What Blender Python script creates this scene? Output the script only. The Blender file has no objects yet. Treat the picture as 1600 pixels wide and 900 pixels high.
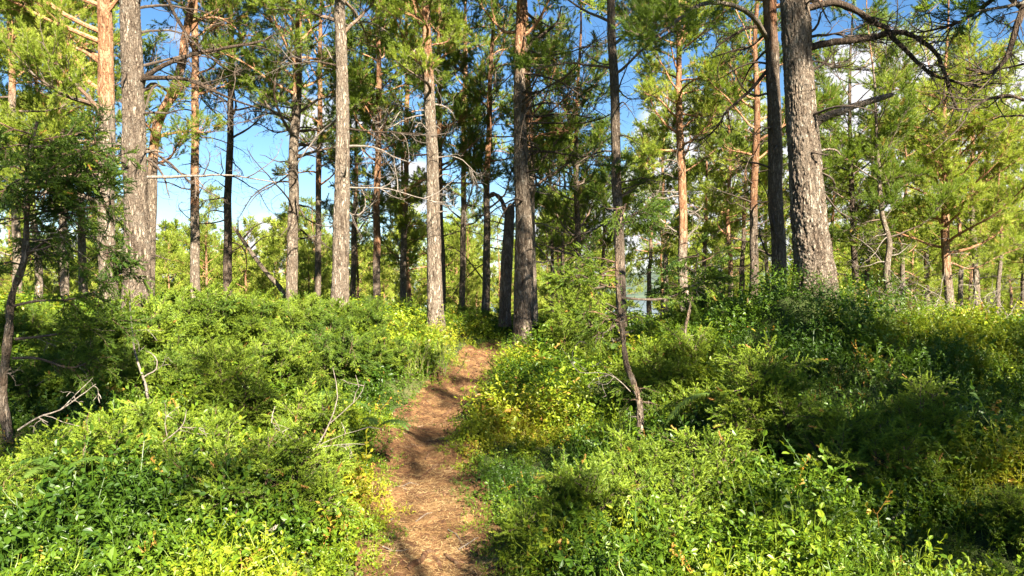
import bpy, math, random
import numpy as np

# ---------------------------------------------------------------- camera, sky, sun, exposure
S = bpy.context.scene
FPX, CZ = 1208.0, 1.6                      # focal length in photo pixels (1600 wide), eye height
cam = bpy.data.cameras.new('camera'); cam.lens = FPX / 1600 * 36; cam.sensor_width = 36
cam.clip_start = 0.05; cam.clip_end = 9000
camo = bpy.data.objects.new('camera', cam); S.collection.objects.link(camo)
camo.location = (0, 0, CZ); camo.rotation_euler = (math.radians(90), 0, 0)
S.camera = camo

SUN_EL = math.radians(35)
SUN_AZ = math.radians(-65)                 # direction to the sun in plan: angle from +X (behind the viewer, to the right)
sd = np.array([math.cos(SUN_AZ) * math.cos(SUN_EL), math.sin(SUN_AZ) * math.cos(SUN_EL), math.sin(SUN_EL)])
sun = bpy.data.lights.new('sun', 'SUN'); sun.energy = 5.0; sun.angle = math.radians(0.5); sun.color = (1.0, 0.92, 0.74)
suno = bpy.data.objects.new('sun', sun); S.collection.objects.link(suno)
from mathutils import Vector
suno.rotation_euler = Vector(sd).to_track_quat('Z', 'Y').to_euler()

S.view_settings.view_transform = 'Standard'; S.view_settings.look = 'None'
S.view_settings.gamma = 1; S.view_settings.exposure = 2.7
try: S.view_settings.use_curve_mapping = False
except Exception: pass
S.cycles.max_bounces = 6; S.cycles.diffuse_bounces = 3; S.cycles.glossy_bounces = 2
S.cycles.transmission_bounces = 3; S.cycles.transparent_max_bounces = 4
S.cycles.caustics_reflective = False; S.cycles.caustics_refractive = False
S.cycles.sample_clamp_indirect = 6
S.cycles.use_denoising = True

def W(px, py, Y): return np.array([(px - 800) / FPX * Y, Y, CZ - (py - 450) / FPX * Y])

world = bpy.data.worlds.new('World'); S.world = world; world.use_nodes = True
nt = world.node_tree; nt.nodes.clear()
def N(t, **k):
    n = nt.nodes.new(t)
    for a, b in k.items(): setattr(n, a, b)
    return n
def Lk(a, b): nt.links.new(a, b)
out = N('ShaderNodeOutputWorld'); bg = N('ShaderNodeBackground'); Lk(bg.outputs[0], out.inputs[0])
bg.inputs[1].default_value = 0.05
sky = N('ShaderNodeTexSky'); sky.sky_type = 'NISHITA'; sky.sun_disc = False
sky.sun_elevation = SUN_EL; sky.sun_rotation = math.pi / 2 - SUN_AZ
sky.air_density = 1.0; sky.dust_density = 0.3; sky.ozone_density = 3.0; sky.altitude = 300
tc = N('ShaderNodeTexCoord')
# cumulus: a few soft patches of sky direction broken up by noise
blobs = [(1400, 185, 150), (1300, 260, 120), (1090, 250, 130), (1170, 360, 150), (1010, 330, 110), (490, 195, 55),
         (640, 290, 60), (560, 170, 60), (900, 380, 110), (1360, 400, 180), (1560, 300, 130), (420, 375, 60), (200, 400, 90), (1600, 130, 60), (1150, 215, 90)]
acc = None
for (bx, by, br) in blobs:
    d = W(bx, by, 1000) - np.array([0, 0, CZ]); d /= np.linalg.norm(d)
    dist = N('ShaderNodeVectorMath', operation='DISTANCE'); Lk(tc.outputs['Generated'], dist.inputs[0])
    dist.inputs[1].default_value = tuple(d)
    mr = N('ShaderNodeMapRange', interpolation_type='SMOOTHSTEP'); Lk(dist.outputs['Value'], mr.inputs[0])
    mr.inputs[1].default_value = 0; mr.inputs[2].default_value = br * 1.35 / FPX; mr.inputs[3].default_value = 1; mr.inputs[4].default_value = 0
    if acc is None: acc = mr.outputs[0]
    else:
        mx = N('ShaderNodeMath', operation='MAXIMUM'); Lk(acc, mx.inputs[0]); Lk(mr.outputs[0], mx.inputs[1]); acc = mx.outputs[0]
nz = N('ShaderNodeTexNoise'); nz.inputs['Scale'].default_value = 7; nz.inputs['Detail'].default_value = 8; nz.inputs['Roughness'].default_value = 0.58
mp = N('ShaderNodeMapping'); mp.inputs['Scale'].default_value = (1, 1, 2.2); Lk(tc.outputs['Generated'], mp.inputs[0]); Lk(mp.outputs[0], nz.inputs['Vector'])
ad = N('ShaderNodeMath', operation='MULTIPLY_ADD'); Lk(acc, ad.inputs[0]); ad.inputs[1].default_value = 0.62
sb = N('ShaderNodeMath', operation='SUBTRACT'); Lk(nz.outputs[0], sb.inputs[0]); sb.inputs[1].default_value = 0.5
Lk(sb.outputs[0], ad.inputs[2])
cr = N('ShaderNodeMapRange', interpolation_type='SMOOTHSTEP'); Lk(ad.outputs[0], cr.inputs[0]); cr.inputs[1].default_value = 0.16; cr.inputs[2].default_value = 0.36
hs = N('ShaderNodeHueSaturation'); hs.inputs['Saturation'].default_value = 1.2; hs.inputs['Value'].default_value = 0.60; Lk(sky.outputs[0], hs.inputs['Color'])
mix = N('ShaderNodeMix', data_type='RGBA'); Lk(cr.outputs[0], mix.inputs[0]); Lk(hs.outputs[0], mix.inputs[6])
mix.inputs[7].default_value = (3.6, 3.6, 3.75, 1)
Lk(mix.outputs[2], bg.inputs[0])

# ---------------------------------------------------------------- small numeric tools
rng0 = np.random.default_rng(11)
TAB = rng0.random((256, 256))
def vn(x, y, s=0):
    x = np.asarray(x, float) + s * 17.31; y = np.asarray(y, float) + s * 9.77
    xi = np.floor(x).astype(int); yi = np.floor(y).astype(int); fx = x - xi; fy = y - yi
    fx = fx * fx * (3 - 2 * fx); fy = fy * fy * (3 - 2 * fy)
    a = TAB[xi & 255, yi & 255]; b = TAB[(xi + 1) & 255, yi & 255]; c = TAB[xi & 255, (yi + 1) & 255]; d = TAB[(xi + 1) & 255, (yi + 1) & 255]
    return (a * (1 - fx) + b * fx) * (1 - fy) + (c * (1 - fx) + d * fx) * fy
def fbm(x, y, s=0, o=4):
    r = 0; a = .5
    for k in range(o): r = r + a * (vn(x * 2 ** k, y * 2 ** k, s + k * 3) - .5); a *= .5
    return r
def nrm(v): return v / np.maximum(np.linalg.norm(v, axis=-1, keepdims=True), 1e-9)

# ---------------------------------------------------------------- terrain height
CP = [(0, 0, 0), (0, -4, .05), (0, -14, .2), (10, -10, .4), (-10, -10, .4), (-.3, 2.5, -.02), (-.45, 4.4, -.04), (-.64, 5.6, -.02), (-.85, 7.2, .10), (-.8, 8.6, .18),
      (-.72, 10.6, .28), (-.62, 13, .42), (-.2, 14.5, .42), (.6, 15.6, .40), (2, 17, .35), (-2, 4.5, .05), (-4, 4.5, .12), (-3, 8, .32), (-5, 8, .45), (-5.2, 11, .85), (-3, 12, .80), (-1.6, 10.5, .48),
      (-8, 12, .9), (-1.5, 14, .68), (-3, 14.5, .85), (-6, 6, .3), (-8, 8, .6), (-12, 12, .9), (-12, 4, .3), (1, 6, .08), (.6, 8, .2), (.9, 11, .28), (2, 12, .4), (2.4, 9, .88), (3.5, 9.2, 1.38), (3.3, 8.2, 1.28), (4.6, 8.4, .9), (4.6, 9.6, .85), (5.8, 10, .55),
      (6.4, 9, .52), (3, 7, .72), (2, 7, .38), (2.5, 5, .3), (4, 4.6, .38), (5.5, 6.5, .6), (1.6, 4.4, .12), (3, 3, .12), (8, 6, .6), (9, 12, .5), (12, 3, .4), (3.2, 14, .65), (0.2, 16.5, .5), (5, 14, .5), (9, 18, .45),
      (0, 20, .35), (-6, 18, .6), (5, 20, .45), (-14, 20, .4), (14, 22, .3), (0, 26, -.3), (-12, 30, -1.0), (12, 30, -1), (0, 36, -2.6), (-30, 30, -1), (30, 30, -1.5),
      (0, 50, -6.5), (-30, 55, -7), (30, 55, -8), (0, 75, -13), (-50, 80, -14), (50, 80, -15), (0, 110, -21), (-90, 110, -21), (90, 110, -22), (0, 200, -26), (-200, 200, -26), (200, 200, -26),
      (-40, 0, 0), (40, 0, 0), (0, -40, .5), (-100, -20, 0), (100, -20, 0)]
CP = np.array(CP, float)
def _phi(r): return np.sqrt(r * r + .8)
_A = _phi(np.linalg.norm(CP[:, None, :2] - CP[None, :, :2], axis=-1))
_w = np.linalg.solve(_A + np.eye(len(CP)) * -.02, CP[:, 2] - 0)
PATH = np.array([(0, -12, .36), (0, 0, .36), (-.2, 2.6, .30), (-.40, 4.4, .29), (-.63, 5.6, .27), (-.84, 7.2, .27), (-.76, 8.6, .32), (-.62, 10.6, .20), (-.50, 12.8, .22), (-.2, 14.4, .28), (.45, 15.6, .32), (1.8, 17, .3), (3.5, 19, .3)])
def _dense(P, n=14):
    t = np.arange(len(P)); tt = np.linspace(0, len(P) - 1, (len(P) - 1) * n + 1)
    R = np.stack([np.interp(tt, t, P[:, k]) for k in range(P.shape[1])], 1)
    for _ in range(n // 2): R[1:-1] = (R[:-2] + R[1:-1] * 2 + R[2:]) / 4
    return R
PD = _dense(PATH)
def path_d(x, y):
    """signed distance to the edge of the trodden path"""
    x = np.atleast_1d(np.asarray(x, float)); y = np.atleast_1d(np.asarray(y, float)); sh = x.shape; x = x.ravel(); y = y.ravel()
    out = np.full(len(x), 9.0); m = (np.abs(x) < 6) & (y > -14) & (y < 21); idx = np.where(m)[0]
    for c in range(0, len(idx), 20000):
        i = idx[c:c + 20000]
        d = np.hypot(x[i, None] - PD[None, :, 0], y[i, None] - PD[None, :, 1]) - PD[None, :, 2]
        out[i] = d.min(1)
    return out.reshape(sh)
def gh(x, y):
    x = np.atleast_1d(np.asarray(x, float)); y = np.atleast_1d(np.asarray(y, float)); sh = x.shape; x = x.ravel(); y = y.ravel()
    z = np.zeros(len(x))
    for c in range(0, len(x), 40000):
        q = np.stack([x[c:c + 40000], y[c:c + 40000]], 1)
        far = np.clip(np.hypot(q[:, 0], q[:, 1]), 0, 220) / np.maximum(np.hypot(q[:, 0], q[:, 1]), 1e-6)
        q = q * far[:, None]
        z[c:c + 40000] = _phi(np.linalg.norm(q[:, None] - CP[None, :, :2], axis=-1)) @ _w
    pd = path_d(x, y); k = np.clip(pd / .5 + .6, 0, 1)
    z = z + fbm(x * .7, y * .7, 1) * .22 * (.2 + .8 * k) + k * .62 * np.maximum(fbm(x * 1.15 + 3, y * 1.15, 14, 2) + .05, -.05) + fbm(x * 3, y * 3, 5, 3) * .07 - .07 * (1 - k)
    return z.reshape(sh)
def g1(x, y): return float(gh([x], [y])[0])

# ---------------------------------------------------------------- mesh building
col = S.collection
class MB:
    def __init__(s): s.v = []; s.q = []; s.t = []; s.a = []; s.b = []; s.n = 0
    def add(s, v, quads=None, tris=None, a=0.0, b=0.0):
        v = np.asarray(v, float).reshape(-1, 3); n = len(v); s.v.append(v)
        if quads is not None: s.q.append(np.asarray(quads).reshape(-1, 4) + s.n)
        if tris is not None: s.t.append(np.asarray(tris).reshape(-1, 3) + s.n)
        s.a.append(np.broadcast_to(np.asarray(a, float).ravel(), (n,)) if np.ndim(a) else np.full(n, a))
        s.b.append(np.broadcast_to(np.asarray(b, float).ravel(), (n,)) if np.ndim(b) else np.full(n, b))
        s.n += n
    def mesh(s, name, mat, origin=(0, 0, 0), smooth=False):
        V = np.concatenate(s.v) - np.asarray(origin)
        Q = np.concatenate(s.q) if s.q else np.zeros((0, 4), int); T = np.concatenate(s.t) if s.t else np.zeros((0, 3), int)
        me = bpy.data.meshes.new(name); me.vertices.add(len(V)); me.vertices.foreach_set('co', V.astype(np.float32).ravel())
        nl = len(Q) * 4 + len(T) * 3; me.loops.add(nl); me.loops.foreach_set('vertex_index', np.concatenate([Q.ravel(), T.ravel()]).astype(np.int32))
        me.polygons.add(len(Q) + len(T))
        me.polygons.foreach_set('loop_start', np.concatenate([np.arange(len(Q)) * 4, len(Q) * 4 + np.arange(len(T)) * 3]).astype(np.int32))
        me.update(calc_edges=True)
        me.polygons.foreach_set('use_smooth', np.full(len(Q) + len(T), smooth))
        for nm, arr in (('tint', s.a), ('tone', s.b)):
            at = me.attributes.new(nm, 'FLOAT', 'POINT'); at.data.foreach_set('value', np.concatenate(arr).astype(np.float32))
        me.materials.append(mat)
        return me
    def obj(s, name, mat, parent=None, origin=(0, 0, 0), smooth=False):
        if s.n == 0: return None
        o = bpy.data.objects.new(name, s.mesh(name, mat, origin, smooth)); col.objects.link(o)
        if parent is not None: o.parent = parent
        else: o.location = origin
        return o
def thing(name, label, cat, loc, group=None, kind=None):
    o = bpy.data.objects.new(name, None); col.objects.link(o); o.location = tuple(loc); o.empty_display_size = .2
    o['label'] = label; o['category'] = cat
    if group: o['group'] = group
    if kind: o['kind'] = kind
    return o
def tag(o, label=None, cat=None, group=None, kind=None):
    if label: o['label'] = label
    if cat: o['category'] = cat
    if group: o['group'] = group
    if kind: o['kind'] = kind
    return o

def tubes(mb, P, R, sides=5, a=0.0, b=0.0, rough=0.0, rng=None):
    """many polylines at once: P (N,K,3), R (N,K)"""
    P = np.asarray(P, float); R = np.asarray(R, float)
    if P.ndim == 2: P = P[None]; R = R[None]
    if len(P) == 0: return
    n, K, _ = P.shape
    T = np.empty_like(P); T[:, 1:-1] = P[:, 2:] - P[:, :-2]; T[:, 0] = P[:, 1] - P[:, 0]; T[:, -1] = P[:, -1] - P[:, -2]; T = nrm(T)
    M = nrm(P[:, -1] - P[:, 0]); ref = np.eye(3)[np.argmin(np.abs(M), 1)][:, None, :]
    U = nrm(np.cross(T, ref)); Vv = np.cross(T, U)
    th = np.arange(sides) / sides * 2 * math.pi
    rr = R[:, :, None] * np.ones(sides)
    if rough and rng is not None: rr = rr * (1 + rough * rng.standard_normal((n, K, sides)))
    v = P[:, :, None] + rr[..., None] * (np.cos(th)[None, None, :, None] * U[:, :, None] + np.sin(th)[None, None, :, None] * Vv[:, :, None])
    i = np.arange(n)[:, None, None] * K * sides; k = np.arange(K - 1)[None, :, None] * sides; j = np.arange(sides)[None, None]; j2 = (j + 1) % sides
    q = np.stack([i + k + j, i + k + j2, i + k + sides + j2, i + k + sides + j], -1)
    aa = a if not np.ndim(a) else np.repeat(np.asarray(a), sides) if np.asarray(a).size == n * K else np.repeat(np.asarray(a), K * sides)
    bb = b if not np.ndim(b) else np.repeat(np.asarray(b), K * sides)
    mb.add(v, quads=q, a=aa, b=bb)

def basis(D, rng, roll=None):
    D = nrm(D); ref = np.where(np.abs(D[:, 2:3]) < .9, np.array([[0, 0, 1.]]), np.array([[1., 0, 0]]))
    X = nrm(np.cross(ref, D)); Yv = np.cross(D, X)
    if roll is None: roll = rng.random(len(D)) * 2 * math.pi
    c = np.cos(roll)[:, None]; s = np.sin(roll)[:, None]
    return np.stack([X * c + Yv * s, -X * s + Yv * c, D], -1)          # columns: local x, y, z
def instance(mb, tv, tq, tt, pos, M, scale, a=0.0, b=0.0, ta=None):
    n = len(pos); m = len(tv)
    if n == 0: return
    v = np.einsum('nij,mj->nmi', M, tv) * np.asarray(scale).reshape(-1, 1, 1) + pos[:, None]
    off = (np.arange(n) * m)[:, None, None]
    A = np.repeat(np.broadcast_to(a, (n,)), m)
    if ta is not None: A = A + np.tile(ta, n)
    mb.add(v, quads=None if tq is None else tq[None] + off, tris=None if tt is None else tt[None] + off, a=A, b=np.repeat(np.broadcast_to(b, (n,)), m))

# ---------------------------------------------------------------- materials
def mat(name):
    m = bpy.data.materials.new(name); m.use_nodes = True; t = m.node_tree; t.nodes.clear(); return m, t
class G:
    def __init__(s, t): s.t = t
    def n(s, ty, ins=None, **k):
        n = s.t.nodes.new(ty)
        for a, b in k.items(): setattr(n, a, b)
        for a, b in (ins or {}).items():
            if hasattr(b, 'is_output'): s.t.links.new(b, n.inputs[a])
            else: n.inputs[a].default_value = b
        return n
    def ramp(s, f, stops, interp='LINEAR'):
        n = s.n('ShaderNodeValToRGB', {0: f}); e = n.color_ramp; e.interpolation = interp
        while len(e.elements) > 1: e.elements.remove(e.elements[-1])
        e.elements[0].position = stops[0][0]; e.elements[0].color = (*stops[0][1], 1)
        for p, c in stops[1:]: el = e.elements.new(p); el.color = (*c, 1)
        return n.outputs[0]
    def mixc(s, f, a, b, bt='MIX'):
        n = s.n('ShaderNodeMix', data_type='RGBA', blend_type=bt)
        for i, x in ((0, f), (6, a), (7, b)):
            if hasattr(x, 'is_output'): s.t.links.new(x, n.inputs[i])
            else: n.inputs[i].default_value = x if i == 0 or len(x) == 4 else (*x, 1)
        return n.outputs[2]
    def math(s, op, a, b=0.0, c=0.0):
        n = s.n('ShaderNodeMath', {0: a, 1: b, 2: c}, operation=op); return n.outputs[0]
def leaf_mat(name, stops, trans=.4, tcol=(1.35, 1.2, .55), rough=.5, spec=.3, patch=None):
    m, t = mat(name); g = G(t)
    at = g.n('ShaderNodeAttribute', attribute_name='tint').outputs['Fac']
    c = g.ramp(at, stops)
    if patch:
        geo = g.n('ShaderNodeNewGeometry').outputs['Position']
        nz = g.n('ShaderNodeTexNoise', {'Vector': geo, 'Scale': patch[0], 'Detail': 2.0}).outputs[0]
        f = g.n('ShaderNodeMapRange', {0: nz, 1: patch[1], 2: patch[2]}).outputs[0]
        c = g.mixc(f, c, g.mixc(1.0, c, patch[3], 'MULTIPLY'))
    p = g.n('ShaderNodeBsdfPrincipled', {'Base Color': c, 'Roughness': rough, 'Specular IOR Level': spec})
    tc = g.mixc(1.0, c, tcol, 'MULTIPLY')
    tr = g.n('ShaderNodeBsdfTranslucent', {'Color': tc})
    mx = g.n('ShaderNodeMixShader', {0: trans, 1: p.outputs[0], 2: tr.outputs[0]})
    o = g.n('ShaderNodeOutputMaterial', {0: mx.outputs[0]}); return m
def wood_mat(name, grey, orange, scale=(30, 30, 7), bump=.6, dist=.02):
    m, t = mat(name); g = G(t)
    co = g.n('ShaderNodeTexCoord').outputs['Object']
    mp = g.n('ShaderNodeMapping', {'Vector': co, 'Scale': scale}).outputs[0]
    wob = g.n('ShaderNodeTexNoise', {'Vector': mp, 'Scale': .5, 'Detail': 5.0, 'Roughness': .65}).outputs['Color']
    mv = g.n('ShaderNodeVectorMath', {0: mp, 1: g.n('ShaderNodeVectorMath', {0: wob, 3: 2.2}, operation='SCALE').outputs[0]}, operation='ADD').outputs[0]
    vo = g.n('ShaderNodeTexVoronoi', {'Vector': mv, 'Scale': 1.0}, feature='DISTANCE_TO_EDGE').outputs['Distance']
    plate = g.n('ShaderNodeMapRange', {0: g.math('ADD', vo, g.math('MULTIPLY_ADD', g.n('ShaderNodeTexNoise', {'Vector': mp, 'Scale': 2.5, 'Detail': 4.0}).outputs[0], .3, -.13)), 1: 0.0, 2: .2}).outputs[0]
    rg = g.n('ShaderNodeTexNoise', {'Vector': g.n('ShaderNodeMapping', {'Vector': co, 'Scale': (scale[0] * .8, scale[1] * .8, scale[2] * .45)}).outputs[0], 'Scale': 1.0, 'Detail': 5.0, 'Roughness': .6}).outputs[0]
    rdg = g.n('ShaderNodeMapRange', {0: g.math('ABSOLUTE', g.math('SUBTRACT', rg, .5)), 1: .0, 2: .07}).outputs[0]
    plate = g.math('MULTIPLY', plate, g.math('MULTIPLY_ADD', rdg, .7, .3))
    cell = g.n('ShaderNodeTexVoronoi', {'Vector': mv, 'Scale': 1.0}, feature='F1').outputs['Color']
    cs = g.n('ShaderNodeSeparateColor', {0: cell}).outputs[0]
    n2 = g.n('ShaderNodeTexNoise', {'Vector': co, 'Scale': 55.0, 'Detail': 4.0, 'Roughness': .7}).outputs[0]
    n3 = g.n('ShaderNodeTexNoise', {'Vector': co, 'Scale': 5.0, 'Detail': 3.0}).outputs[0]
    tint = g.n('ShaderNodeAttribute', attribute_name='tint').outputs['Fac']
    tone = g.n('ShaderNodeAttribute', attribute_name='tone').outputs['Fac']
    gc = g.ramp(g.math('ADD', g.math('MULTIPLY', cs, .28), g.math('MULTIPLY', n2, .72)), [(.25, grey[0]), (.5, grey[1]), (.75, grey[2])])
    rc = g.ramp(g.math('ADD', g.math('MULTIPLY', cs, .5), g.math('MULTIPLY', n2, .5)), [(.25, orange[0]), (.5, orange[1]), (.75, orange[2])])
    fac = g.n('ShaderNodeMapRange', {0: g.math('ADD', tint, g.math('MULTIPLY_ADD', n3, .8, -.4)), 1: .3, 2: .7}).outputs[0]
    c = g.mixc(fac, gc, rc)
    lich = g.n('ShaderNodeMapRange', {0: g.n('ShaderNodeTexNoise', {'Vector': co, 'Scale': 14.0, 'Detail': 6.0, 'Roughness': .75}).outputs[0], 1: .56, 2: .64}).outputs[0]
    c = g.mixc(g.math('MULTIPLY', lich, g.math('MULTIPLY', g.math('SUBTRACT', 1.0, fac), .42)), c, (.5, .5, .44))
    fis = g.mixc(plate, (.05, .035, .025), c)
    c = g.mixc(g.math('MULTIPLY_ADD', fac, -.45, .7), c, fis)
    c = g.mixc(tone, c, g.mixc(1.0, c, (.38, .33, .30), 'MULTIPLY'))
    h = g.math('ADD', g.math('MULTIPLY', plate, 1.0), g.math('MULTIPLY', n2, .35))
    bp = g.n('ShaderNodeBump', {'Strength': bump, 'Distance': dist, 'Height': h}).outputs[0]
    p = g.n('ShaderNodeBsdfPrincipled', {'Base Color': c, 'Roughness': .85, 'Specular IOR Level': .2, 'Normal': bp})
    g.n('ShaderNodeOutputMaterial', {0: p.outputs[0]}); return m

M_bark = wood_mat('pine_bark', ((.14, .10, .073), (.26, .20, .15), (.38, .31, .25)), ((.18, .08, .04), (.33, .165, .085), (.44, .28, .17)), scale=(27, 27, 7), bump=1.0, dist=.025)
M_twig = wood_mat('twig_bark', ((.07, .05, .04), (.12, .09, .07), (.19, .155, .13)), ((.16, .07, .035), (.30, .14, .07), (.42, .24, .14)), scale=(60, 60, 60), bump=.3, dist=.004)
M_dead = wood_mat('dead_wood', ((.12, .095, .08), (.21, .175, .15), (.32, .28, .25)), ((.16, .10, .07), (.26, .17, .11), (.36, .26, .18)), scale=(60, 60, 12), bump=.4, dist=.004)
M_needle = leaf_mat('pine_needles', [(0, (.05, .09, .012)), (.45, (.13, .185, .02)), (.8, (.27, .32, .04)), (.93, (.34, .37, .06)), (1, (.28, .16, .05))], trans=.42, tcol=(1.12, 1.2, .55))
M_junip = leaf_mat('juniper_needles', [(0, (.03, .075, .012)), (.5, (.095, .155, .015)), (.85, (.21, .28, .025)), (.955, (.24, .33, .035)), (1, (.38, .2, .06))], trans=.35)
M_bilb = leaf_mat('shrub_leaves', [(0, (.03, .07, .007)), (.4, (.092, .162, .010)), (.75, (.235, .29, .016)), (.92, (.34, .32, .025)), (1, (.38, .2, .05))], trans=.42, rough=.42, spec=.4)
M_heath = leaf_mat('heather_leaves', [(0, (.09, .16, .02)), (.6, (.2, .28, .035)), (1, (.3, .34, .05))], trans=.4)
M_fern = leaf_mat('fern_leaves', [(0, (.04, .09, .015)), (.6, (.08, .14, .025)), (1, (.14, .2, .035))], trans=.35)
M_straw = leaf_mat('needle_straw', [(0, (.06, .024, .01)), (.5, (.27, .155, .06)), (1, (.56, .40, .20))], trans=.1, tcol=(1, 1, 1), rough=.6, spec=.3)

def ground_mat():
    m, t = mat('forest_floor'); g = G(t); co = g.n('ShaderNodeNewGeometry').outputs['Position']
    n1 = g.n('ShaderNodeTexNoise', {'Vector': co, 'Scale': 1.3, 'Detail': 5.0}).outputs[0]
    n2 = g.n('ShaderNodeTexNoise', {'Vector': co, 'Scale': 25.0, 'Detail': 4.0, 'Roughness': .7}).outputs[0]
    c = g.ramp(g.math('ADD', g.math('MULTIPLY', n1, .6), g.math('MULTIPLY', n2, .4)), [(.35, (.03, .035, .012)), (.5, (.05, .07, .02)), (.62, (.09, .08, .035))])
    far = g.n('ShaderNodeMapRange', {0: g.n('ShaderNodeSeparateXYZ', {0: co}).outputs[1], 1: 18.0, 2: 40.0}).outputs[0]
    c = g.mixc(far, c, g.ramp(n1, [(.35, (.06, .09, .025)), (.6, (.13, .15, .05))]))
    bp = g.n('ShaderNodeBump', {'Strength': .6, 'Distance': .05, 'Height': n2}).outputs[0]
    p = g.n('ShaderNodeBsdfPrincipled', {'Base Color': c, 'Roughness': .95, 'Specular IOR Level': .1, 'Normal': bp}); g.n('ShaderNodeOutputMaterial', {0: p.outputs[0]}); return m
def path_mat():
    m, t = mat('path_litter'); g = G(t); co = g.n('ShaderNodeNewGeometry').outputs['Position']
    n1 = g.n('ShaderNodeTexNoise', {'Vector': co, 'Scale': 6.0, 'Detail': 9.0, 'Roughness': .78}).outputs[0]
    mp = g.n('ShaderNodeMapping', {'Vector': co, 'Scale': (60, 140, 60), 'Rotation': (0, 0, .4)}).outputs[0]
    n2 = g.n('ShaderNodeTexNoise', {'Vector': mp, 'Scale': 1.0, 'Detail': 4.0, 'Roughness': .7, 'Distortion': 1.5}).outputs[0]
    c = g.ramp(g.math('ADD', g.math('MULTIPLY', n1, .6), g.math('MULTIPLY', n2, .4)), [(.40, (.03, .014, .009)), (.49, (.10, .045, .022)), (.56, (.23, .125, .055)), (.67, (.40, .255, .115))])
    bp = g.n('ShaderNodeBump', {'Strength': .8, 'Distance': .02, 'Height': g.math('ADD', n2, g.math('MULTIPLY', n1, 2.0))}).outputs[0]
    p = g.n('ShaderNodeBsdfPrincipled', {'Base Color': c, 'Roughness': .9, 'Specular IOR Level': .15, 'Normal': bp}); g.n('ShaderNodeOutputMaterial', {0: p.outputs[0]}); return m
def simple_mat(name, c, rough=.9, c2=None, sc=1.0):
    m, t = mat(name); g = G(t); cc = (*c, 1)
    if c2:
        nz = g.n('ShaderNodeTexNoise', {'Vector': g.n('ShaderNodeNewGeometry').outputs['Position'], 'Scale': sc, 'Detail': 6.0}).outputs[0]
        cc = g.ramp(nz, [(.4, c), (.6, c2)])
    p = g.n('ShaderNodeBsdfPrincipled', {'Base Color': cc, 'Roughness': rough}); g.n('ShaderNodeOutputMaterial', {0: p.outputs[0]}); return m
M_ground = ground_mat(); M_path = path_mat()
def water_mat():
    m, t = mat('lake_water'); g = G(t); co = g.n('ShaderNodeNewGeometry').outputs['Position']
    nz = g.n('ShaderNodeTexNoise', {'Vector': co, 'Scale': .6, 'Detail': 4.0}).outputs[0]
    bp = g.n('ShaderNodeBump', {'Strength': .25, 'Distance': .3, 'Height': nz}).outputs[0]
    p = g.n('ShaderNodeBsdfPrincipled', {'Base Color': (.02, .06, .11, 1), 'Roughness': .12, 'Normal': bp}); g.n('ShaderNodeOutputMaterial', {0: p.outputs[0]}); return m
M_hill = simple_mat('hill_forest', (.03, .05, .035), .95, (.06, .085, .05), .02)
M_cone = simple_mat('cone_scales', (.14, .075, .035), .8, (.25, .15, .08), 90)

# ---------------------------------------------------------------- ground, path, lake, hills
def axis(lo, hi, f0, f1, fine, grow=1.18):
    a = list(np.arange(f0, f1 + 1e-6, fine)); s = fine; x = f1
    while x < hi: s *= grow; x += s; a.append(x)
    s = fine; x = f0
    while x > lo: s *= grow; x -= s; a.insert(0, x)
    return np.array(a)
xs = axis(-4000, 4000, -9, 9, .12); ys = axis(-400, 6000, 1.5, 19, .12)
X, Yg = np.meshgrid(xs, ys); Z = gh(X, Yg)
nx, ny = len(xs), len(ys)
ii = (np.arange(ny - 1)[:, None] * nx + np.arange(nx - 1)[None]).ravel()
mb = MB(); mb.add(np.stack([X, Yg, Z], -1), quads=np.stack([ii, ii + 1, ii + nx + 1, ii + nx], -1))
tag(mb.obj('ground', M_ground, smooth=True), kind='structure')
# path sheet, its edge worked irregular
i0 = PD[(PD[:, 1] > 1.2)]
si = np.linspace(0, 1, 1200) ** 1.25 * (len(i0) - 1)
C3 = np.stack([np.interp(si, np.arange(len(i0)), i0[:, k]) for k in range(3)], 1)
tg = nrm(np.gradient(C3[:, :2], axis=0)); nr = np.stack([tg[:, 1], -tg[:, 0]], 1)
us = np.linspace(-1, 1, 61)
el = 1.75 + .8 * fbm(C3[:, 1] * 2.2, C3[:, 1] * 0, 7); er = 1.75 + .8 * fbm(C3[:, 1] * 2.2, C3[:, 1] * 0 + 5, 9)
wx = np.where(us[None] < 0, us[None] * el[:, None], us[None] * er[:, None]) * C3[:, 2:3]
PX = C3[:, 0:1] + nr[:, 0:1] * wx; PY = C3[:, 1:2] + nr[:, 1:2] * wx
def path_z(x, y, u2=0.): return gh(x, y) + .02 + .02 * (1 - u2) + .05 * fbm(x * 4.5, y * 4.5, 91, 4) + .025 * np.abs(fbm(x * 11, y * 11, 95, 3))
PZ = path_z(PX, PY, np.abs(us)[None] ** 2)
ii = (np.arange(1199)[:, None] * 61 + np.arange(60)[None]).ravel()
mb = MB(); mb.add(np.stack([PX, PY, PZ], -1), quads=np.stack([ii, ii + 1, ii + 62, ii + 61], -1))
tag(mb.obj('path', M_path, smooth=True), kind='structure')
mb = MB(); mb.add([(-4000, 60, 0), (4000, 60, 0), (4000, 5900, 0), (-4000, 5900, 0)], quads=[(0, 1, 2, 3)])
lake = mb.obj('lake', water_mat()); lake.location = (0, 0, -20); tag(lake, kind='structure')
mb = MB(); hx = np.linspace(-3500, 3500, 160); hy = np.linspace(1500, 3300, 40)
HX, HY = np.meshgrid(hx, hy); env = np.sin(np.clip((HY - 1500) / 1800, 0, 1) * math.pi) ** .8
HZ = -24 + env * (25 + 60 * (vn(HX / 700, HY / 900, 4)) + 15 * vn(HX / 190, HY / 190, 6)) * (.7 + .3 * np.cos(HX / 2500))
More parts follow.
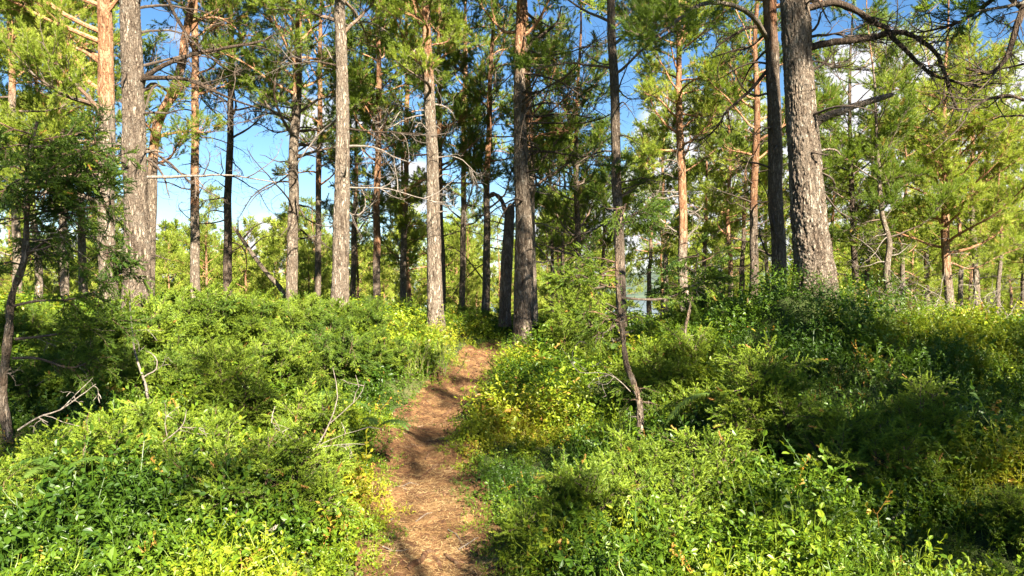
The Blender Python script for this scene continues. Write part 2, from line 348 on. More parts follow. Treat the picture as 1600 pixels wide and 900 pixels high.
ii = (np.arange(39)[:, None] * 160 + np.arange(159)[None]).ravel()
mb.add(np.stack([HX, HY, HZ], -1), quads=np.stack([ii, ii + 1, ii + 161, ii + 160], -1))
tag(mb.obj('hills', M_hill, smooth=True), kind='structure')

# ---------------------------------------------------------------- templates
def needle_shoot(n, ln, w, L, seed, spread=.75, tip=True, base=.0):
    r = np.random.default_rng(seed); v = []; t = []; a = []
    for i in range(n):
        s = base + (1 - base) * (i + r.random()) / n; az = r.random() * 2 * math.pi + i * 2.4
        el = spread * (1.15 - .55 * s) + r.normal() * .12
        d = np.array([math.cos(az) * math.sin(el), math.sin(az) * math.sin(el), math.cos(el)])
        p = np.array([0, 0, L * s]); sd_ = nrm(np.cross(d, r.normal(size=3)))
        l = ln * r.uniform(.75, 1.15)
        v += [p - sd_ * w / 2, p + sd_ * w / 2, p + d * l]; t.append((3 * i, 3 * i + 1, 3 * i + 2)); a += [-.05, -.05, .08]
    return np.array(v), np.array(t), np.array(a)
PINE = {0: needle_shoot(56, .060, .0060, .12, 1), 1: needle_shoot(38, .062, .0092, .13, 2), 2: needle_shoot(15, .08, .026, .15, 3), 3: needle_shoot(8, .1, .045, .15, 4)}
JUN = {0: needle_shoot(46, .016, .0052, .06, 5, .85), 1: needle_shoot(26, .021, .0095, .065, 6, .85), 2: needle_shoot(18, .03, .012, .13, 7, .95)}

class Wood:
    """collects branch polylines and needle shoots, builds them in one go"""
    def __init__(s): s.p = {}; s.sh = []
    def line(s, P, R, a=0., b=0.):
        s.p.setdefault(len(P), []).append((P, R, a, b))
    def shoots(s, pos, d, sc, tint, lod): s.sh.append((np.atleast_2d(pos), np.atleast_2d(d), np.atleast_1d(sc), np.atleast_1d(tint), lod))
    def build_wood(s, mb, rng, sides=None):
        for K, L in s.p.items():
            P = np.array([l[0] for l in L]); R = np.array([l[1] for l in L]); a = np.array([l[2] for l in L]); b = np.array([l[3] for l in L])
            sd_ = sides or (7 if K >= 9 else 4 if K >= 5 else 3)
            tubes(mb, P, R, sd_, a=a, b=b, rough=.08, rng=rng)
    def build_leaves(s, mb, rng, tpl):
        for lod in set(x[4] for x in s.sh):
            q = [x for x in s.sh if x[4] == lod]
            pos = np.concatenate([x[0] for x in q]); d = np.concatenate([x[1] for x in q]); sc = np.concatenate([x[2] for x in q]); ti = np.concatenate([x[3] for x in q])
            tv, tt_, ta = tpl[lod]
            instance(mb, tv, None, tt_, pos, basis(d, rng), sc, a=ti, ta=ta)

def walk(o, d, L, K, rng, wig=.16, lift=0.0):
    """a wandering polyline; lift bends it up (+) or down (-)"""
    P = [np.asarray(o, float)]; d = nrm(np.asarray(d, float)); st = L / (K - 1)
    w = rng.normal(size=3) * wig
    for k in range(K - 1):
        w = w * .5 + rng.normal(size=3) * wig
        d = nrm(d + w + np.array([0, 0, lift / K]))
        P.append(P[-1] + d * st)
    return np.array(P)

def live_branch(w, o, d, L, r, rng, lod=0, tint=.5, dens=1.0, lift=.5, K=9, bend=None, orange=.5, sub=True):
    P = walk(o, d, L, K, rng, .13, lift) if bend is None else bend
    L = np.linalg.norm(np.diff(P, axis=0), axis=1).sum(); K = len(P)
    w.line(P, r * (1 - .8 * np.linspace(0, 1, K)), orange)
    up = np.array([0, 0, 1.])
    nt_ = max(5, int((6 + 6.5 * L) * dens)); s0 = .28
    for i in range(nt_):
        s = s0 + (1 - s0) * ((i + rng.random()) / nt_) ** .85; f = s * (K - 1); k = min(int(f), K - 2); f -= k
        p = P[k] * (1 - f) + P[k + 1] * f; bd = nrm(P[k + 1] - P[k]); side = nrm(np.cross(bd, up) + 1e-6) * (1 if i % 2 else -1)
        a = rng.uniform(.5, 1.15)
        td = nrm(bd * math.cos(a) + side * math.sin(a) + up * rng.uniform(-.15, .45))
        tl = min(.9, L * .42) * (1.15 - .75 * s) * rng.uniform(.6, 1.2) + .08
        T = walk(p, td, tl, 5, rng, .16, .6)
        w.line(T, max(.0035, r * .28 * (1 - .5 * s)) * np.linspace(1, .4, 5), orange * .8)
        ns = max(4, int(tl * 17 * dens + 3.5)); ss = .3 + .7 * (np.arange(ns) + rng.random(ns)) / ns; ss[-1] = 1.0
        f = ss * 4; k = np.minimum(f.astype(int), 3); f = (f - k)[:, None]
        pp = T[k] * (1 - f) + T[k + 1] * f; dd = nrm(T[k + 1] - T[k])
        rd = nrm(dd + rng.normal(size=(ns, 3)) * .65 + up * .3)
        # short side shoots carried off the twig
        off = rng.uniform(.0, .12, (ns, 1)) * (ss[:, None] < .97)
        pe = pp + rd * off
        if sub and lod <= 1:
            for j in range(ns):
                if off[j, 0] > .03: w.line(np.array([pp[j], (pp[j] + pe[j]) / 2 + rng.normal(size=3) * .006, pe[j]]), np.array([.003, .0025, .002]), orange * .6)
        tn = tint + rng.normal() * .06 + rng.normal(size=ns) * .07
        tn = np.where(rng.random(ns) < .025, 1.0, np.clip(tn, 0, .92))
        w.shoots(pe, rd, rng.uniform(.75, 1.25, ns), tn, lod)
def dead_branch(w, o, d, L, r, rng, K=9, lift=-.2, wig=.2, dark=0., nt_=None, bend=None, fine=True):
    P = walk(o, d, L, K, rng, wig, lift) if bend is None else bend
    L = np.linalg.norm(np.diff(P, axis=0), axis=1).sum(); K = len(P)
    w.line(P, r * (1 - .78 * np.linspace(0, 1, K)), .15, dark)
    n = int(3 + L * 5) if nt_ is None else nt_
    for i in range(n):
        s = rng.uniform(.15, 1); f = s * (K - 1); k = min(int(f), K - 2); f -= k
        p = P[k] * (1 - f) + P[k + 1] * f; bd = nrm(P[k + 1] - P[k])
        td = nrm(bd * .7 + rng.normal(size=3) * np.array([.6, .6, .45]))
        tl = L * .42 * (1.2 - s) * rng.uniform(.4, 1.1) + .06
        T = walk(p, td, tl, 5, rng, .28, lift * 1.5); w.line(T, max(.003, r * .32 * (1.1 - s)) * np.linspace(1, .35, 5), .1, dark)
        if fine:
            for j in range(rng.integers(1, 4)):
                q = T[rng.integers(1, 5)]; t2 = nrm(nrm(T[-1] - T[0]) * .6 + rng.normal(size=3) * .7)
                w.line(walk(q, t2, tl * rng.uniform(.25, .6), 3, rng, .3, lift), np.array([.0028, .0022, .0015]), .1, dark)

def spline(P, n):
    """Catmull-Rom through control points"""
    P = np.asarray(P, float); Q = np.vstack([2 * P[0] - P[1], P, 2 * P[-1] - P[-2]]); out = []
    for s in np.linspace(0, len(P) - 1 - 1e-9, n):
        i = int(s); t = s - i; a, b, c, d = Q[i:i + 4]
        out.append(.5 * ((2 * b) + (-a + c) * t + (2 * a - 5 * b + 4 * c - d) * t * t + (-a + 3 * b - 3 * c + d) * t ** 3))
    return np.array(out)

def trunk_mesh(mb, P, R, sides, orange, dark, rng, rough=.03):
    """P (K,3), R (K,): a bark-plated bole with a flared foot"""
    K = len(P); th = np.arange(sides) / sides * 2 * math.pi
    n = rng.standard_normal((K, sides)) * rough
    n = n * .5 + (np.roll(n, 1, 0) + np.roll(n, 1, 1)) * .35
    low = (fbm(np.linspace(0, K * .05, K)[:, None] + 0 * th, np.cos(th)[None] * .8 + 3, int(rng.integers(99)), 3)) * .25
    rr = R[:, None] * (1 + n + low)
    if sides >= 60:                                                     # close trunks: real furrows between the plates
        hz = np.linspace(0, 1, K)[:, None] * np.linalg.norm(P[-1] - P[0]); ax = np.cos(th)[None] * R.mean() * 16 + 40 + 0 * hz; ay = np.sin(th)[None] * R.mean() * 16 + 0 * hz
        rd = np.abs(fbm(ax + hz * 1.2, ay * 1.0 + hz * 2.1 + fbm(hz * 3, ax, 4) * 1.5, 12, 4)); fz = np.exp(-(rd / .03) ** 2); rr = rr - .075 * R[:, None] * fz + .02 * R[:, None] * fbm(ax * 3, hz * 9 + ay, 17, 3)
    v = P[:, None] + np.stack([rr * np.cos(th), rr * np.sin(th), np.zeros_like(rr)], -1)
    k = np.arange(K - 1)[:, None] * sides; j = np.arange(sides)[None]; j2 = (j + 1) % sides
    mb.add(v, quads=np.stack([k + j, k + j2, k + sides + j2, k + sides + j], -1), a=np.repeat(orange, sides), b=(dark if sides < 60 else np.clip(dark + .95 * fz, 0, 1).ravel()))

def pine(spec):
    """spec: trunk pixels p=[(x,y,width)] from top to bottom at distance Y, total height H"""
    rng = np.random.default_rng(spec['seed']); Y = spec['Y']; lod = spec.get('lod', 0)
    pts = [(W(x, y, Y), w / FPX * Y / 2) for (x, y, w) in spec['p']]
    pts = pts[::-1]                                                     # bottom to top
    b0, r0 = pts[0]; zg = g1(b0[0], Y)
    if len(pts) > 1: sl = (pts[1][0] - pts[0][0]) / max(.1, pts[1][0][2] - pts[0][0][2])
    else: sl = np.zeros(3)
    foot = b0 + sl * (zg - .15 - b0[2]) * .6; foot[2] = zg - .15
    P = [foot] + [q[0] for q in pts]; R = [r0 * 1.12] + [q[1] for q in pts]
    H = spec['H']; top = P[-1].copy(); zt = zg + H
    if zt > top[2] + .5 and not spec.get('cut'):
        sl2 = nrm(P[-1] - P[-2]); n = 4
        for i in range(1, n + 1):
            q = P[-1] + nrm(sl2 * .5 + np.array([rng.normal() * .05, rng.normal() * .05, 1])) * (zt - top[2]) / n
            P.append(q); R.append(max(.012, pts[-1][1] * (1 - i / n * .95)))
    P = np.array(P); R = np.array(R)
    K = int(spec.get('K', 60)); cum = np.linspace(0, len(P) - 1, K)
    PP = spline(P, K); RR = np.interp(cum, np.arange(len(P)), R)
    hh = PP[:, 2] - zg; RR = .89 * RR * (1 + .22 * np.exp(-np.maximum(hh, 0) / .2))
    PP = PP + np.stack([fbm(hh * .6, hh * 0, int(rng.integers(50)), 3), fbm(hh * .6, hh * 0 + 9, int(rng.integers(50)), 3), 0 * hh], 1) * .12 * np.clip(hh / 1.5, 0, 1)[:, None]
    zo = CZ - (spec.get('orange', -200) - 450) / FPX * Y
    og = np.clip((PP[:, 2] - zo) / 1.2 + .5, 0, 1)
    base = np.array([PP[1, 0], PP[1, 1], zg])
    t = thing('pine_tree', spec['label'], 'pine tree', base, spec.get('group'))
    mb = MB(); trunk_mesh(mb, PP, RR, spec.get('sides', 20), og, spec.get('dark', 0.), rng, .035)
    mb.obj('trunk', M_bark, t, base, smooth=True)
    zs = PP[:, 2]
    def at(z):
        return np.array([np.interp(z, zs, PP[:, k]) for k in range(3)]), np.interp(z, zs, RR)
    w = Wood(); wd = Wood()
    zf = CZ + 470 / FPX * Y                                             # just above the top of the frame
    for (ya, yb, n, L0, L1, *rest) in spec.get('live', []):
        za, zb = CZ - (ya - 450) / FPX * Y, CZ - (yb - 450) / FPX * Y
        azr = rest[0] if rest else None
        for i in range(n):
            z = za + (zb - za) * (i + rng.random()) / n; p, r = at(z); az = rng.uniform(*azr) if azr else i * 2.4 + rng.normal() * .5
            hh_ = (z - zg) / H; el = rng.uniform(-.05, .35) + hh_ * .5
            live_branch(w, p, (math.cos(az) * math.cos(el), math.sin(az) * math.cos(el), math.sin(el)), rng.uniform(L0, L1), max(.012, min(.045, r * .38)), rng, lod, spec.get('tint', .5) + rng.normal() * .05,
                        spec.get('dens', 1.), orange=.9 if z > zo else .35)
    # crown above the frame: coarser, but there to cast its shade
    if H + zg > zf and not spec.get('cut'):
        z = max(zf, zg + H * .5); n = spec.get('topn', 7)
        for i in range(n):
            zz = z + (zg + H * .98 - z) * (i + rng.random()) / n; p, r = at(zz); az = i * 2.4; u = (zz - z) / max(.1, zg + H - z)
            live_branch(w, p, (math.cos(az), math.sin(az), .2 + .6 * u), (2.0 - 1.3 * u) * rng.uniform(.8, 1.2) * spec.get('topL', .75), .02, rng, 2, .5, 1.0, sub=False)
    for (ya, yb, n, L0, L1, *rest) in spec.get('dead', []):
        za, zb = CZ - (ya - 450) / FPX * Y, CZ - (yb - 450) / FPX * Y
        for i in range(n):
            z = za + (zb - za) * (i + rng.random()) / n; p, r = at(z); az = rng.uniform(0, 6.28) if not rest else rng.uniform(*rest[0])
            el = rng.uniform(-.25, .3); dead_branch(wd, p, (math.cos(az), math.sin(az), el), rng.uniform(L0, L1), max(.006, min(.022, r * .2)), rng, dark=spec.get('ddark', .2), lift=rng.uniform(-.5, .35))
    for (pl, r, kind, *dy) in spec.get('limbs', []):                    # limbs traced by eye, each at its own depth
        Q = []
        for c in pl:
            Q.append(W(c[0], c[1], Y + (c[2] if len(c) > 2 else 0)))
        Q = np.array(Q); n = max(9, len(Q) * 3); SQ = spline(Q, n) + np.cumsum(rng.normal(size=(n, 3)) * .006, 0)
        l = MB(); rad = r * (1 - .7 * np.linspace(0, 1, n)) if kind != 'stub' else r * np.interp(np.linspace(0, 1, n), [0, .15, .8, .95, 1], [1.25, 1, .75, .6, .15])
        tubes(l, SQ, rad, 10, a=.9 if kind == 'orange' else .2, b=1. if kind == 'dark' else 0., rough=.07, rng=rng)  # dark limbs: the shade they hang in is painted into the bark tone
        o = l.obj('broken_limb' if kind == 'stub' else 'limb', M_bark if kind != 'bare' else M_dead, t, base, smooth=True)
        if kind == 'dark' or kind == 'bare':
            for j in range(int(len(Q) * 2.2)):
                s = rng.uniform(.25, 1) * (n - 1); k = min(int(s), n - 2); bd = nrm(SQ[k + 1] - SQ[k])
                dead_branch(wd, SQ[k], nrm(bd + rng.normal(size=3) * .6), rng.uniform(.25, .8), .009, rng, K=7, dark=.5 if kind == 'dark' else 0, lift=rng.uniform(-.4, .3))
        if kind == 'live' or kind == 'orange':
            live_branch(w, None, None, 0, r * .5, rng, lod, spec.get('tint', .5), 1., bend=SQ)
    mb = MB(); w.build_wood(mb, rng); mb.obj('branches', M_twig, t, base)
    mb = MB(); wd.build_wood(mb, rng); mb.obj('dead_branches', M_dead if spec.get('ddark', .2) < .5 else M_twig, t, base)
    mb = MB(); w.build_leaves(mb, rng, PINE); mb.obj('crown', M_needle, t, base)
    return t
#@@TREES
# ---------------------------------------------------------------- the pines one can tell apart
PI = math.pi
LEFT = (2.3, 4.6); RIGHT = (-1.4, .9); CAMW = (3.3, 6.0)
SPECS = [
 dict(seed=1, Y=13, H=13, p=[(160, -40, 24), (163, 100, 25), (166, 250, 27), (168, 400, 29), (170, 470, 32)], orange=170, sides=64, K=300, tint=.68,
      live=[(330, -120, 15, 1.2, 2.6, (2.3, 5.0)), (60, -150, 5, 1, 2, (-1.2, 1))], dead=[(400, 150, 6, .5, 1.3)],
      limbs=[([(156, 98), (140, 85), (105, 70), (60, 52), (38, 30), (30, -15)], .035, 'orange'), ([(158, 252), (120, 238), (70, 222), (10, 205)], .04, 'orange'), ([(160, 300), (120, 275), (75, 255), (35, 228, -.6)], .03, 'live')],
      label='stout pale tan pine directly behind and left of the banded trunk, leafy limbs reaching left'),
 dict(seed=2, Y=10.5, H=13, p=[(202, -60, 32), (203, 40, 33), (206, 150, 35), (209, 280, 40), (212, 400, 44), (213, 480, 47)], orange=-400, sides=90, K=420, dark=.25,
      dead=[(300, -60, 10, .5, 1.6, (-1.6, 1.2)), (420, 100, 6, .3, 1.0)], ddark=.6,
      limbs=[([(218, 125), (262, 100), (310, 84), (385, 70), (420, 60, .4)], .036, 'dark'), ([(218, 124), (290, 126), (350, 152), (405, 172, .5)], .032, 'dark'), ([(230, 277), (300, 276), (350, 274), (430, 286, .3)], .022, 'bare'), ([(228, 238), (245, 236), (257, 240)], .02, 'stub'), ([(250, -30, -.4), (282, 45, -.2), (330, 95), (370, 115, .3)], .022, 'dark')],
      label='thick left pine with banded shade on its bark and two dark limbs forking right'),
 dict(seed=3, Y=15, H=12, p=[(302, -60, 11), (298, 0, 12), (288, 60, 14), (283, 100, 15), (270, 148, 18), (250, 185, 18), (241, 230, 16), (236, 330, 17), (234, 450, 18)], orange=260, dark=.3, sides=18,
      live=[(270, 180, 4, .8, 1.6, (-1.5, 1)), (60, -120, 5, 1, 2)], dead=[(160, -50, 7, .6, 1.4)], limbs=[([(270, 148), (240, 130), (225, 140), (232, 110), (245, 70)], .03, 'orange')], ddark=.6,
      label='crooked red-orange pine curving up to the right behind the thick left trunk'),
 dict(seed=4, Y=18, H=12, p=[(301, -20, 11), (303, 100, 12), (304, 200, 13), (305, 330, 15), (306, 435, 16)], orange=330, dark=.2,
      live=[(150, -80, 16, 1.1, 2.2)], dead=[(330, -20, 22, .5, 1.7)], ddark=.6, label='slender reddish pine right of the crooked one, bare to the top of the view'),
 dict(seed=5, Y=20, H=12.5, p=[(362, 20, 9), (361, 100, 10), (359, 250, 12), (357, 350, 14), (357, 450, 16)], orange=100, dark=.75,
      live=[(220, -60, 20, 1.1, 2.4)], dead=[(400, 0, 26, .5, 1.9)], ddark=.8, label='thin dark pine with spidery bare branches beside the leaning dead pole'),
 dict(seed=7, Y=16, H=12.5, p=[(470, -40, 9), (464, 60, 12), (462, 150, 15), (459, 300, 18), (456, 455, 21)], orange=150, dark=.25, sides=24, K=90,
      live=[(250, -100, 26, 1.1, 2.6)], dead=[(380, 80, 22, .6, 2.2)], ddark=.7, limbs=[([(463, 200), (430, 205), (400, 190), (370, 188)], .018, 'dark'), ([(462, 240), (490, 222), (520, 208, .3), (540, 205, .5)], .02, 'dark')],
      label='grey-based pine with orange upper stem, many thin dark limbs on both sides'),
 dict(seed=8, Y=13, H=14, p=[(531, -60, 18), (532, 40, 19), (534, 150, 22), (536, 250, 25), (534, 350, 28), (531, 445, 31)], orange=-60, sides=72, K=340,
      live=[(60, -120, 9, 1, 2)], dead=[(330, -40, 9, .5, 1.7)], limbs=[([(525, 103), (490, 98), (455, 100), (420, 96)], .02, 'dark'), ([(540, 200), (580, 205), (630, 208), (690, 215, .6)], .018, 'dark'), ([(545, 293), (600, 295), (650, 308), (690, 318, .5)], .014, 'bare')],
      label='straight pale grey pine with a dappled bole rising out of the juniper hump'),
 dict(seed=9, Y=25, H=10, p=[(557, 230, 6), (555, 330, 8), (553, 448, 10)], orange=300, dark=.5, live=[(380, 100, 24, 1., 2.2)], dead=[(400, 300, 8, .4, 1.2)], lod=1,
      label='small thin pine just right of the straight pale grey pine'),
 dict(seed=10, Y=21, H=13, p=[(592, 60, 8), (591, 200, 10), (590, 320, 12), (590, 465, 14)], orange=400, dark=.45, tint=.35,
      live=[(270, 30, 22, 1.1, 2.2), (30, -60, 6, 1, 1.6)], dead=[(350, 200, 18, .6, 1.9)], ddark=.5, lod=1, label='slim red-brown pine under a dense flat crown, midway between two pale trunks'),
 dict(seed=11, Y=14, H=13, p=[(668, -40, 14), (669, 60, 15), (671, 130, 17), (673, 200, 20), (676, 320, 23), (681, 485, 28)], orange=120, sides=64, K=320, tint=.62,
      live=[(150, 20, 8, .8, 1.6), (20, -120, 6, 1, 1.8)], dead=[(240, 60, 10, .4, 1.2)],
      limbs=[([(664, 173), (645, 173), (622, 164), (608, 165), (603, 182)], .014, 'bare'), ([(681, 247), (710, 246), (730, 258), (745, 285)], .015, 'bare'), ([(684, 277), (696, 275), (706, 277)], .012, 'stub'), ([(684, 332), (692, 331), (699, 332)], .014, 'stub'), ([(675, 70), (700, 65), (715, 40)], .02, 'orange')],
      label='pale grey pine with short pegs of snapped limbs and a curled bare branch'),
 dict(seed=12, Y=19, H=12, p=[(687, 150, 9), (687, 250, 11), (688, 350, 12), (690, 470, 14)], orange=330, dark=.6, tint=.35,
      live=[(300, 40, 22, 1, 2.3)], dead=[(380, 180, 14, .5, 1.5)], ddark=.5, label='thin dark pine half hidden behind the pale pine with snapped pegs'),
 dict(seed=13, Y=19, H=12.5, p=[(766, 130, 8), (764, 200, 10), (761, 300, 11), (760, 400, 13), (758, 500, 15)], orange=290, dark=.5, tint=.45,
      live=[(330, 60, 19, .9, 2.0)], dead=[(420, 150, 14, .6, 1.6)], limbs=[([(763, 277), (780, 270), (800, 272), (815, 280)], .02, 'orange'), ([(758, 440), (740, 415), (722, 395), (700, 380)], .02, 'dark')], ddark=.5,
      label='slim pine with orange upper stem and blackish foot left of the broken snag'),
 dict(seed=15, Y=15, H=14, p=[(817, -60, 16), (815, 30, 18), (812, 120, 20), (811, 200, 22), (814, 300, 27), (818, 400, 31), (818, 490, 36)], orange=100, dark=.2, sides=72, K=340, tint=.4,
      live=[(70, -100, 10, 1.2, 2.4)], dead=[(330, 0, 24, .7, 2.6, (-1.5, 1.2)), (330, 100, 6, .5, 1.4)], ddark=.7,
      limbs=[([(820, 80), (843, 57), (867, 37), (873, 8)], .045, 'dark'), ([(822, 182), (850, 183), (883, 180), (930, 187, -.4)], .028, 'dark'), ([(826, 236), (867, 238), (900, 247), (953, 247, -.4)], .022, 'dark')],
      label='tall two-toned pine past the end of the path, long dark limbs to the right'),
 dict(seed=16, Y=16.5, H=12, p=[(824, 60, 9), (826, 180, 12), (829, 300, 15), (830, 400, 17), (832, 490, 19)], orange=250, tint=.4,
      live=[(330, 100, 10, .9, 2, RIGHT)], dead=[(420, 250, 6, .5, 1.4)], label='sunlit brown pine pressed close behind the tall two-toned pine'),
 dict(seed=17, Y=13, H=13, p=[(953, -60, 13), (956, 30, 14), (959, 120, 15), (963, 250, 16), (968, 350, 17), (970, 440, 18), (972, 520, 19)], orange=-50, dark=.6, sides=24, K=100, tint=.3,
      live=[(140, -100, 10, 1, 2.1), (330, 260, 3, .4, .8)], dead=[(420, 60, 14, .5, 1.6)], ddark=.6, label='dark grey pine leaning slightly left behind the thin trailside juniper tree'),
 dict(seed=18, Y=18, H=12, p=[(1060, 50, 8), (1061, 120, 10), (1063, 200, 13), (1066, 330, 15), (1070, 480, 18)], orange=380, sides=22, tint=.72,
      live=[(250, 20, 26, .9, 1.9), (20, -60, 6, .6, 1.2)], dead=[(400, 230, 12, .6, 1.8)], limbs=[([(1066, 270), (1090, 255), (1120, 232), (1145, 205)], .022, 'orange'), ([(1064, 255), (1045, 250), (1025, 258), (1008, 240)], .018, 'live')],
      label='orange-stemmed pine with an airy yellow-green crown against the cloud'),
 dict(seed=19, Y=17, H=11, p=[(1182, 190, 11), (1180, 280, 13), (1177, 380, 14), (1178, 460, 15)], orange=330, dark=.6, tint=.4,
      live=[(260, 60, 14, .9, 1.9)], dead=[(430, 180, 20, .5, 1.5)], ddark=.6, label='thin dark reddish pine bristling with dead twigs, left of the paired trunks'),
 dict(seed=20, Y=12, H=13, p=[(1202, -60, 22), (1204, 40, 22), (1208, 160, 23), (1212, 300, 24), (1217, 445, 26)], orange=60, dark=.7, sides=28, K=100, tint=.3,
      live=[(20, -120, 8, 1.2, 2.2)], dead=[(420, 60, 9, .5, 1.5, (2, 4.4))], ddark=.8,
      limbs=[([(1200, 42), (1165, 45), (1135, 62), (1112, 85, -.3)], .03, 'dark'), ([(1200, 50), (1170, 75), (1140, 82), (1110, 95, .3)], .022, 'dark'), ([(1202, 108), (1173, 140), (1150, 160), (1133, 177), (1120, 200), (1088, 222, .3)], .03, 'dark'), ([(1200, 60, 0), (1170, 20, -.8), (1113, 2, -1.5), (1067, 23, -1.9), (1035, 48, -2), (1013, 66, -2.1)], .04, 'live')],
      label='dark slender pine standing just left of the largest trunk'),
 dict(seed=21, Y=9, H=13, p=[(1238, -80, 46), (1241, 0, 48), (1250, 130, 52), (1258, 260, 57), (1266, 360, 60), (1275, 440, 64), (1280, 500, 66)], orange=-500, dark=.15, sides=150, K=620,
      dead=[(330, -40, 9, .3, 1.0, (-1.6, 1.0))], ddark=.6, topn=8,
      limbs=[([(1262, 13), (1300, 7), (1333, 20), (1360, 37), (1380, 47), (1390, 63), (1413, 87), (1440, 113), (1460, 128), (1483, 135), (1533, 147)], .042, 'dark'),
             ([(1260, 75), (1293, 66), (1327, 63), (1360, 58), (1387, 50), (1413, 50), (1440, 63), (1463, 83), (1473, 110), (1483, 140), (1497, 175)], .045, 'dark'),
             ([(1262, 58), (1290, 55), (1310, 54), (1330, 58)], .018, 'dark'), ([(1264, 92), (1290, 98), (1320, 106), (1362, 108)], .012, 'dark'),
             ([(1272, 194), (1293, 183), (1317, 177), (1340, 168), (1367, 162), (1385, 156), (1400, 151)], .044, 'stub'), ([(1272, 240), (1288, 231), (1300, 231), (1309, 237)], .014, 'stub')],
      label='largest trunk in view, deeply fissured, with a snapped limb pointing right'),
 dict(seed=22, Y=8.2, H=12, p=[(1668, -60, 40), (1672, 150, 42), (1680, 400, 46), (1684, 520, 50)], orange=-500, dark=.6, tint=.2, sides=24,
      live=[(60, -160, 8, 1.0, 1.9, (2.2, 4.2))], dead=[(260, 40, 6, .5, 1.1, (2.4, 3.8))], ddark=.8,
      limbs=[([(1664, -70), (1625, -30), (1598, 20), (1590, 45), (1578, 80), (1565, 100), (1550, 110), (1515, 103)], .045, 'dark'), ([(1600, -60, .2), (1560, -10, .2), (1530, 12, .2), (1500, 34, .2), (1467, 42, .2), (1427, 50, .3)], .03, 'dark'),
              ([(1668, 150), (1620, 158), (1580, 150), (1540, 160), (1510, 178)], .022, 'dark'), ([(1664, -20), (1610, 0), (1560, 10), (1500, 20)], .03, 'live')],
      label='pine at the far right edge, its dark limbs and needle tufts filling the corner'),
 dict(seed=23, Y=18, H=9, p=[(1476, 240, 9), (1478, 350, 13), (1481, 430, 14), (1485, 510, 15)], orange=430, sides=20, tint=.78, dens=1.1,
      live=[(400, 120, 34, 1.0, 2.6)], dead=[(450, 360, 4, .4, 1.0)], limbs=[([(1482, 410), (1520, 420), (1560, 400), (1600, 385)], .022, 'orange')],
      label='orange-footed pine at the right with a broad bright yellow-green crown'),
 dict(seed=24, Y=22, H=10, p=[(1518, 300, 7), (1522, 380, 9), (1529, 495, 11)], orange=300, tint=.74, live=[(380, 130, 26, .9, 2.2)], dead=[(460, 350, 8, .4, 1.2)], lod=1,
      label='grey-stemmed pine right of the orange-footed one, nearest the right edge'),
 dict(seed=25, Y=17, H=8, p=[(1378, 330, 8), (1390, 380, 10), (1386, 430, 12), (1396, 490, 14)], orange=100, dark=.2, tint=.45, live=[(400, 200, 16, .8, 1.9)], dead=[(480, 340, 16, .5, 1.6)],
      label='crooked grey pine among pale fallen brushwood right of the largest trunk'),
 dict(seed=26, Y=18, H=9, p=[(1330, 250, 8), (1332, 350, 10), (1335, 460, 12)], orange=0, dark=.8, tint=.55, live=[(360, 120, 24, 1, 2.2)], dead=[(440, 300, 12, .5, 1.6)], ddark=.6,
      label='blackish thin pine with a wide leafy crown, first right of the largest trunk'),
 dict(seed=27, Y=18, H=9.5, p=[(900, 240, 8), (902, 370, 11), (904, 510, 12)], orange=200, dark=.75, tint=.4, live=[(420, 120, 26, .9, 2.1)], dead=[(470, 330, 10, .4, 1.4)], ddark=.6,
      label='dark pine with a dense drooping crown, right of the two-toned pine'),
 dict(seed=28, Y=20, H=8, p=[(862, 330, 5), (862, 400, 6), (862, 500, 8)], orange=200, dark=.8, tint=.5, live=[(400, 200, 16, .7, 1.5)], dead=[(470, 380, 8, .3, 1.0)], lod=1, label='pole-thin dark pine between the two-toned pine and the dense drooping one'),
 dict(seed=29, Y=22, H=8, p=[(878, 380, 4), (884, 500, 6)], orange=200, dark=.8, tint=.55, live=[(420, 230, 14, .6, 1.4)], lod=1, label='thinnest dark sapling pine just left of the dense drooping pine'),
 dict(seed=30, Y=20, H=9, p=[(1138, 340, 7), (1140, 400, 8), (1141, 480, 9)], orange=440, tint=.72, live=[(380, 160, 22, .8, 1.8)], dead=[(450, 350, 6, .4, 1.0)], lod=1, label='slight tan-stemmed pine between the airy orange pine and the bristling one'),
 dict(seed=31, Y=26, H=9, p=[(630, 370, 7), (634, 420, 8), (640, 465, 9)], orange=470, tint=.7, live=[(430, 310, 22, .9, 1.9)], lod=1, label='bright rounded pine with reddish stem seen low between the slim red-brown and peg-studded pines'),
 dict(seed=32, Y=21, H=11, p=[(92, 60, 10), (96, 250, 12), (100, 420, 14)], orange=200, tint=.72, live=[(330, -80, 30, 1.1, 2.3)], dead=[(420, 200, 8, .5, 1.4)], lod=1, label='bright leafy pine filling the gap left of the stout tan pine'),
 dict(seed=33, Y=17, H=10, p=[(18, 60, 10), (20, 250, 12), (26, 430, 15)], orange=150, tint=.7, live=[(340, -80, 28, 1.0, 2.3)], dead=[(420, 200, 8, .5, 1.4)], label='leafy pine at the far left edge behind the dark juniper tree'),

 dict(seed=42, Y=24, H=12, p=[(500, 60, 7), (499, 200, 9), (497, 450, 11)], orange=300, dark=.4, tint=.55, live=[(300, -20, 22, .9, 2.0)], dead=[(400, 300, 6, .4, 1.2)], lod=1, label='middle-distance pine just left of the straight pale grey pine'),
 dict(seed=43, Y=25, H=12, p=[(636, 60, 7), (635, 200, 8), (632, 360, 10), (631, 460, 11)], orange=330, dark=.3, tint=.6, live=[(300, -20, 30, .9, 2.1)], dead=[(400, 280, 6, .4, 1.2)], lod=1, label='full-crowned middle-distance pine just left of the pale pine with snapped pegs'),
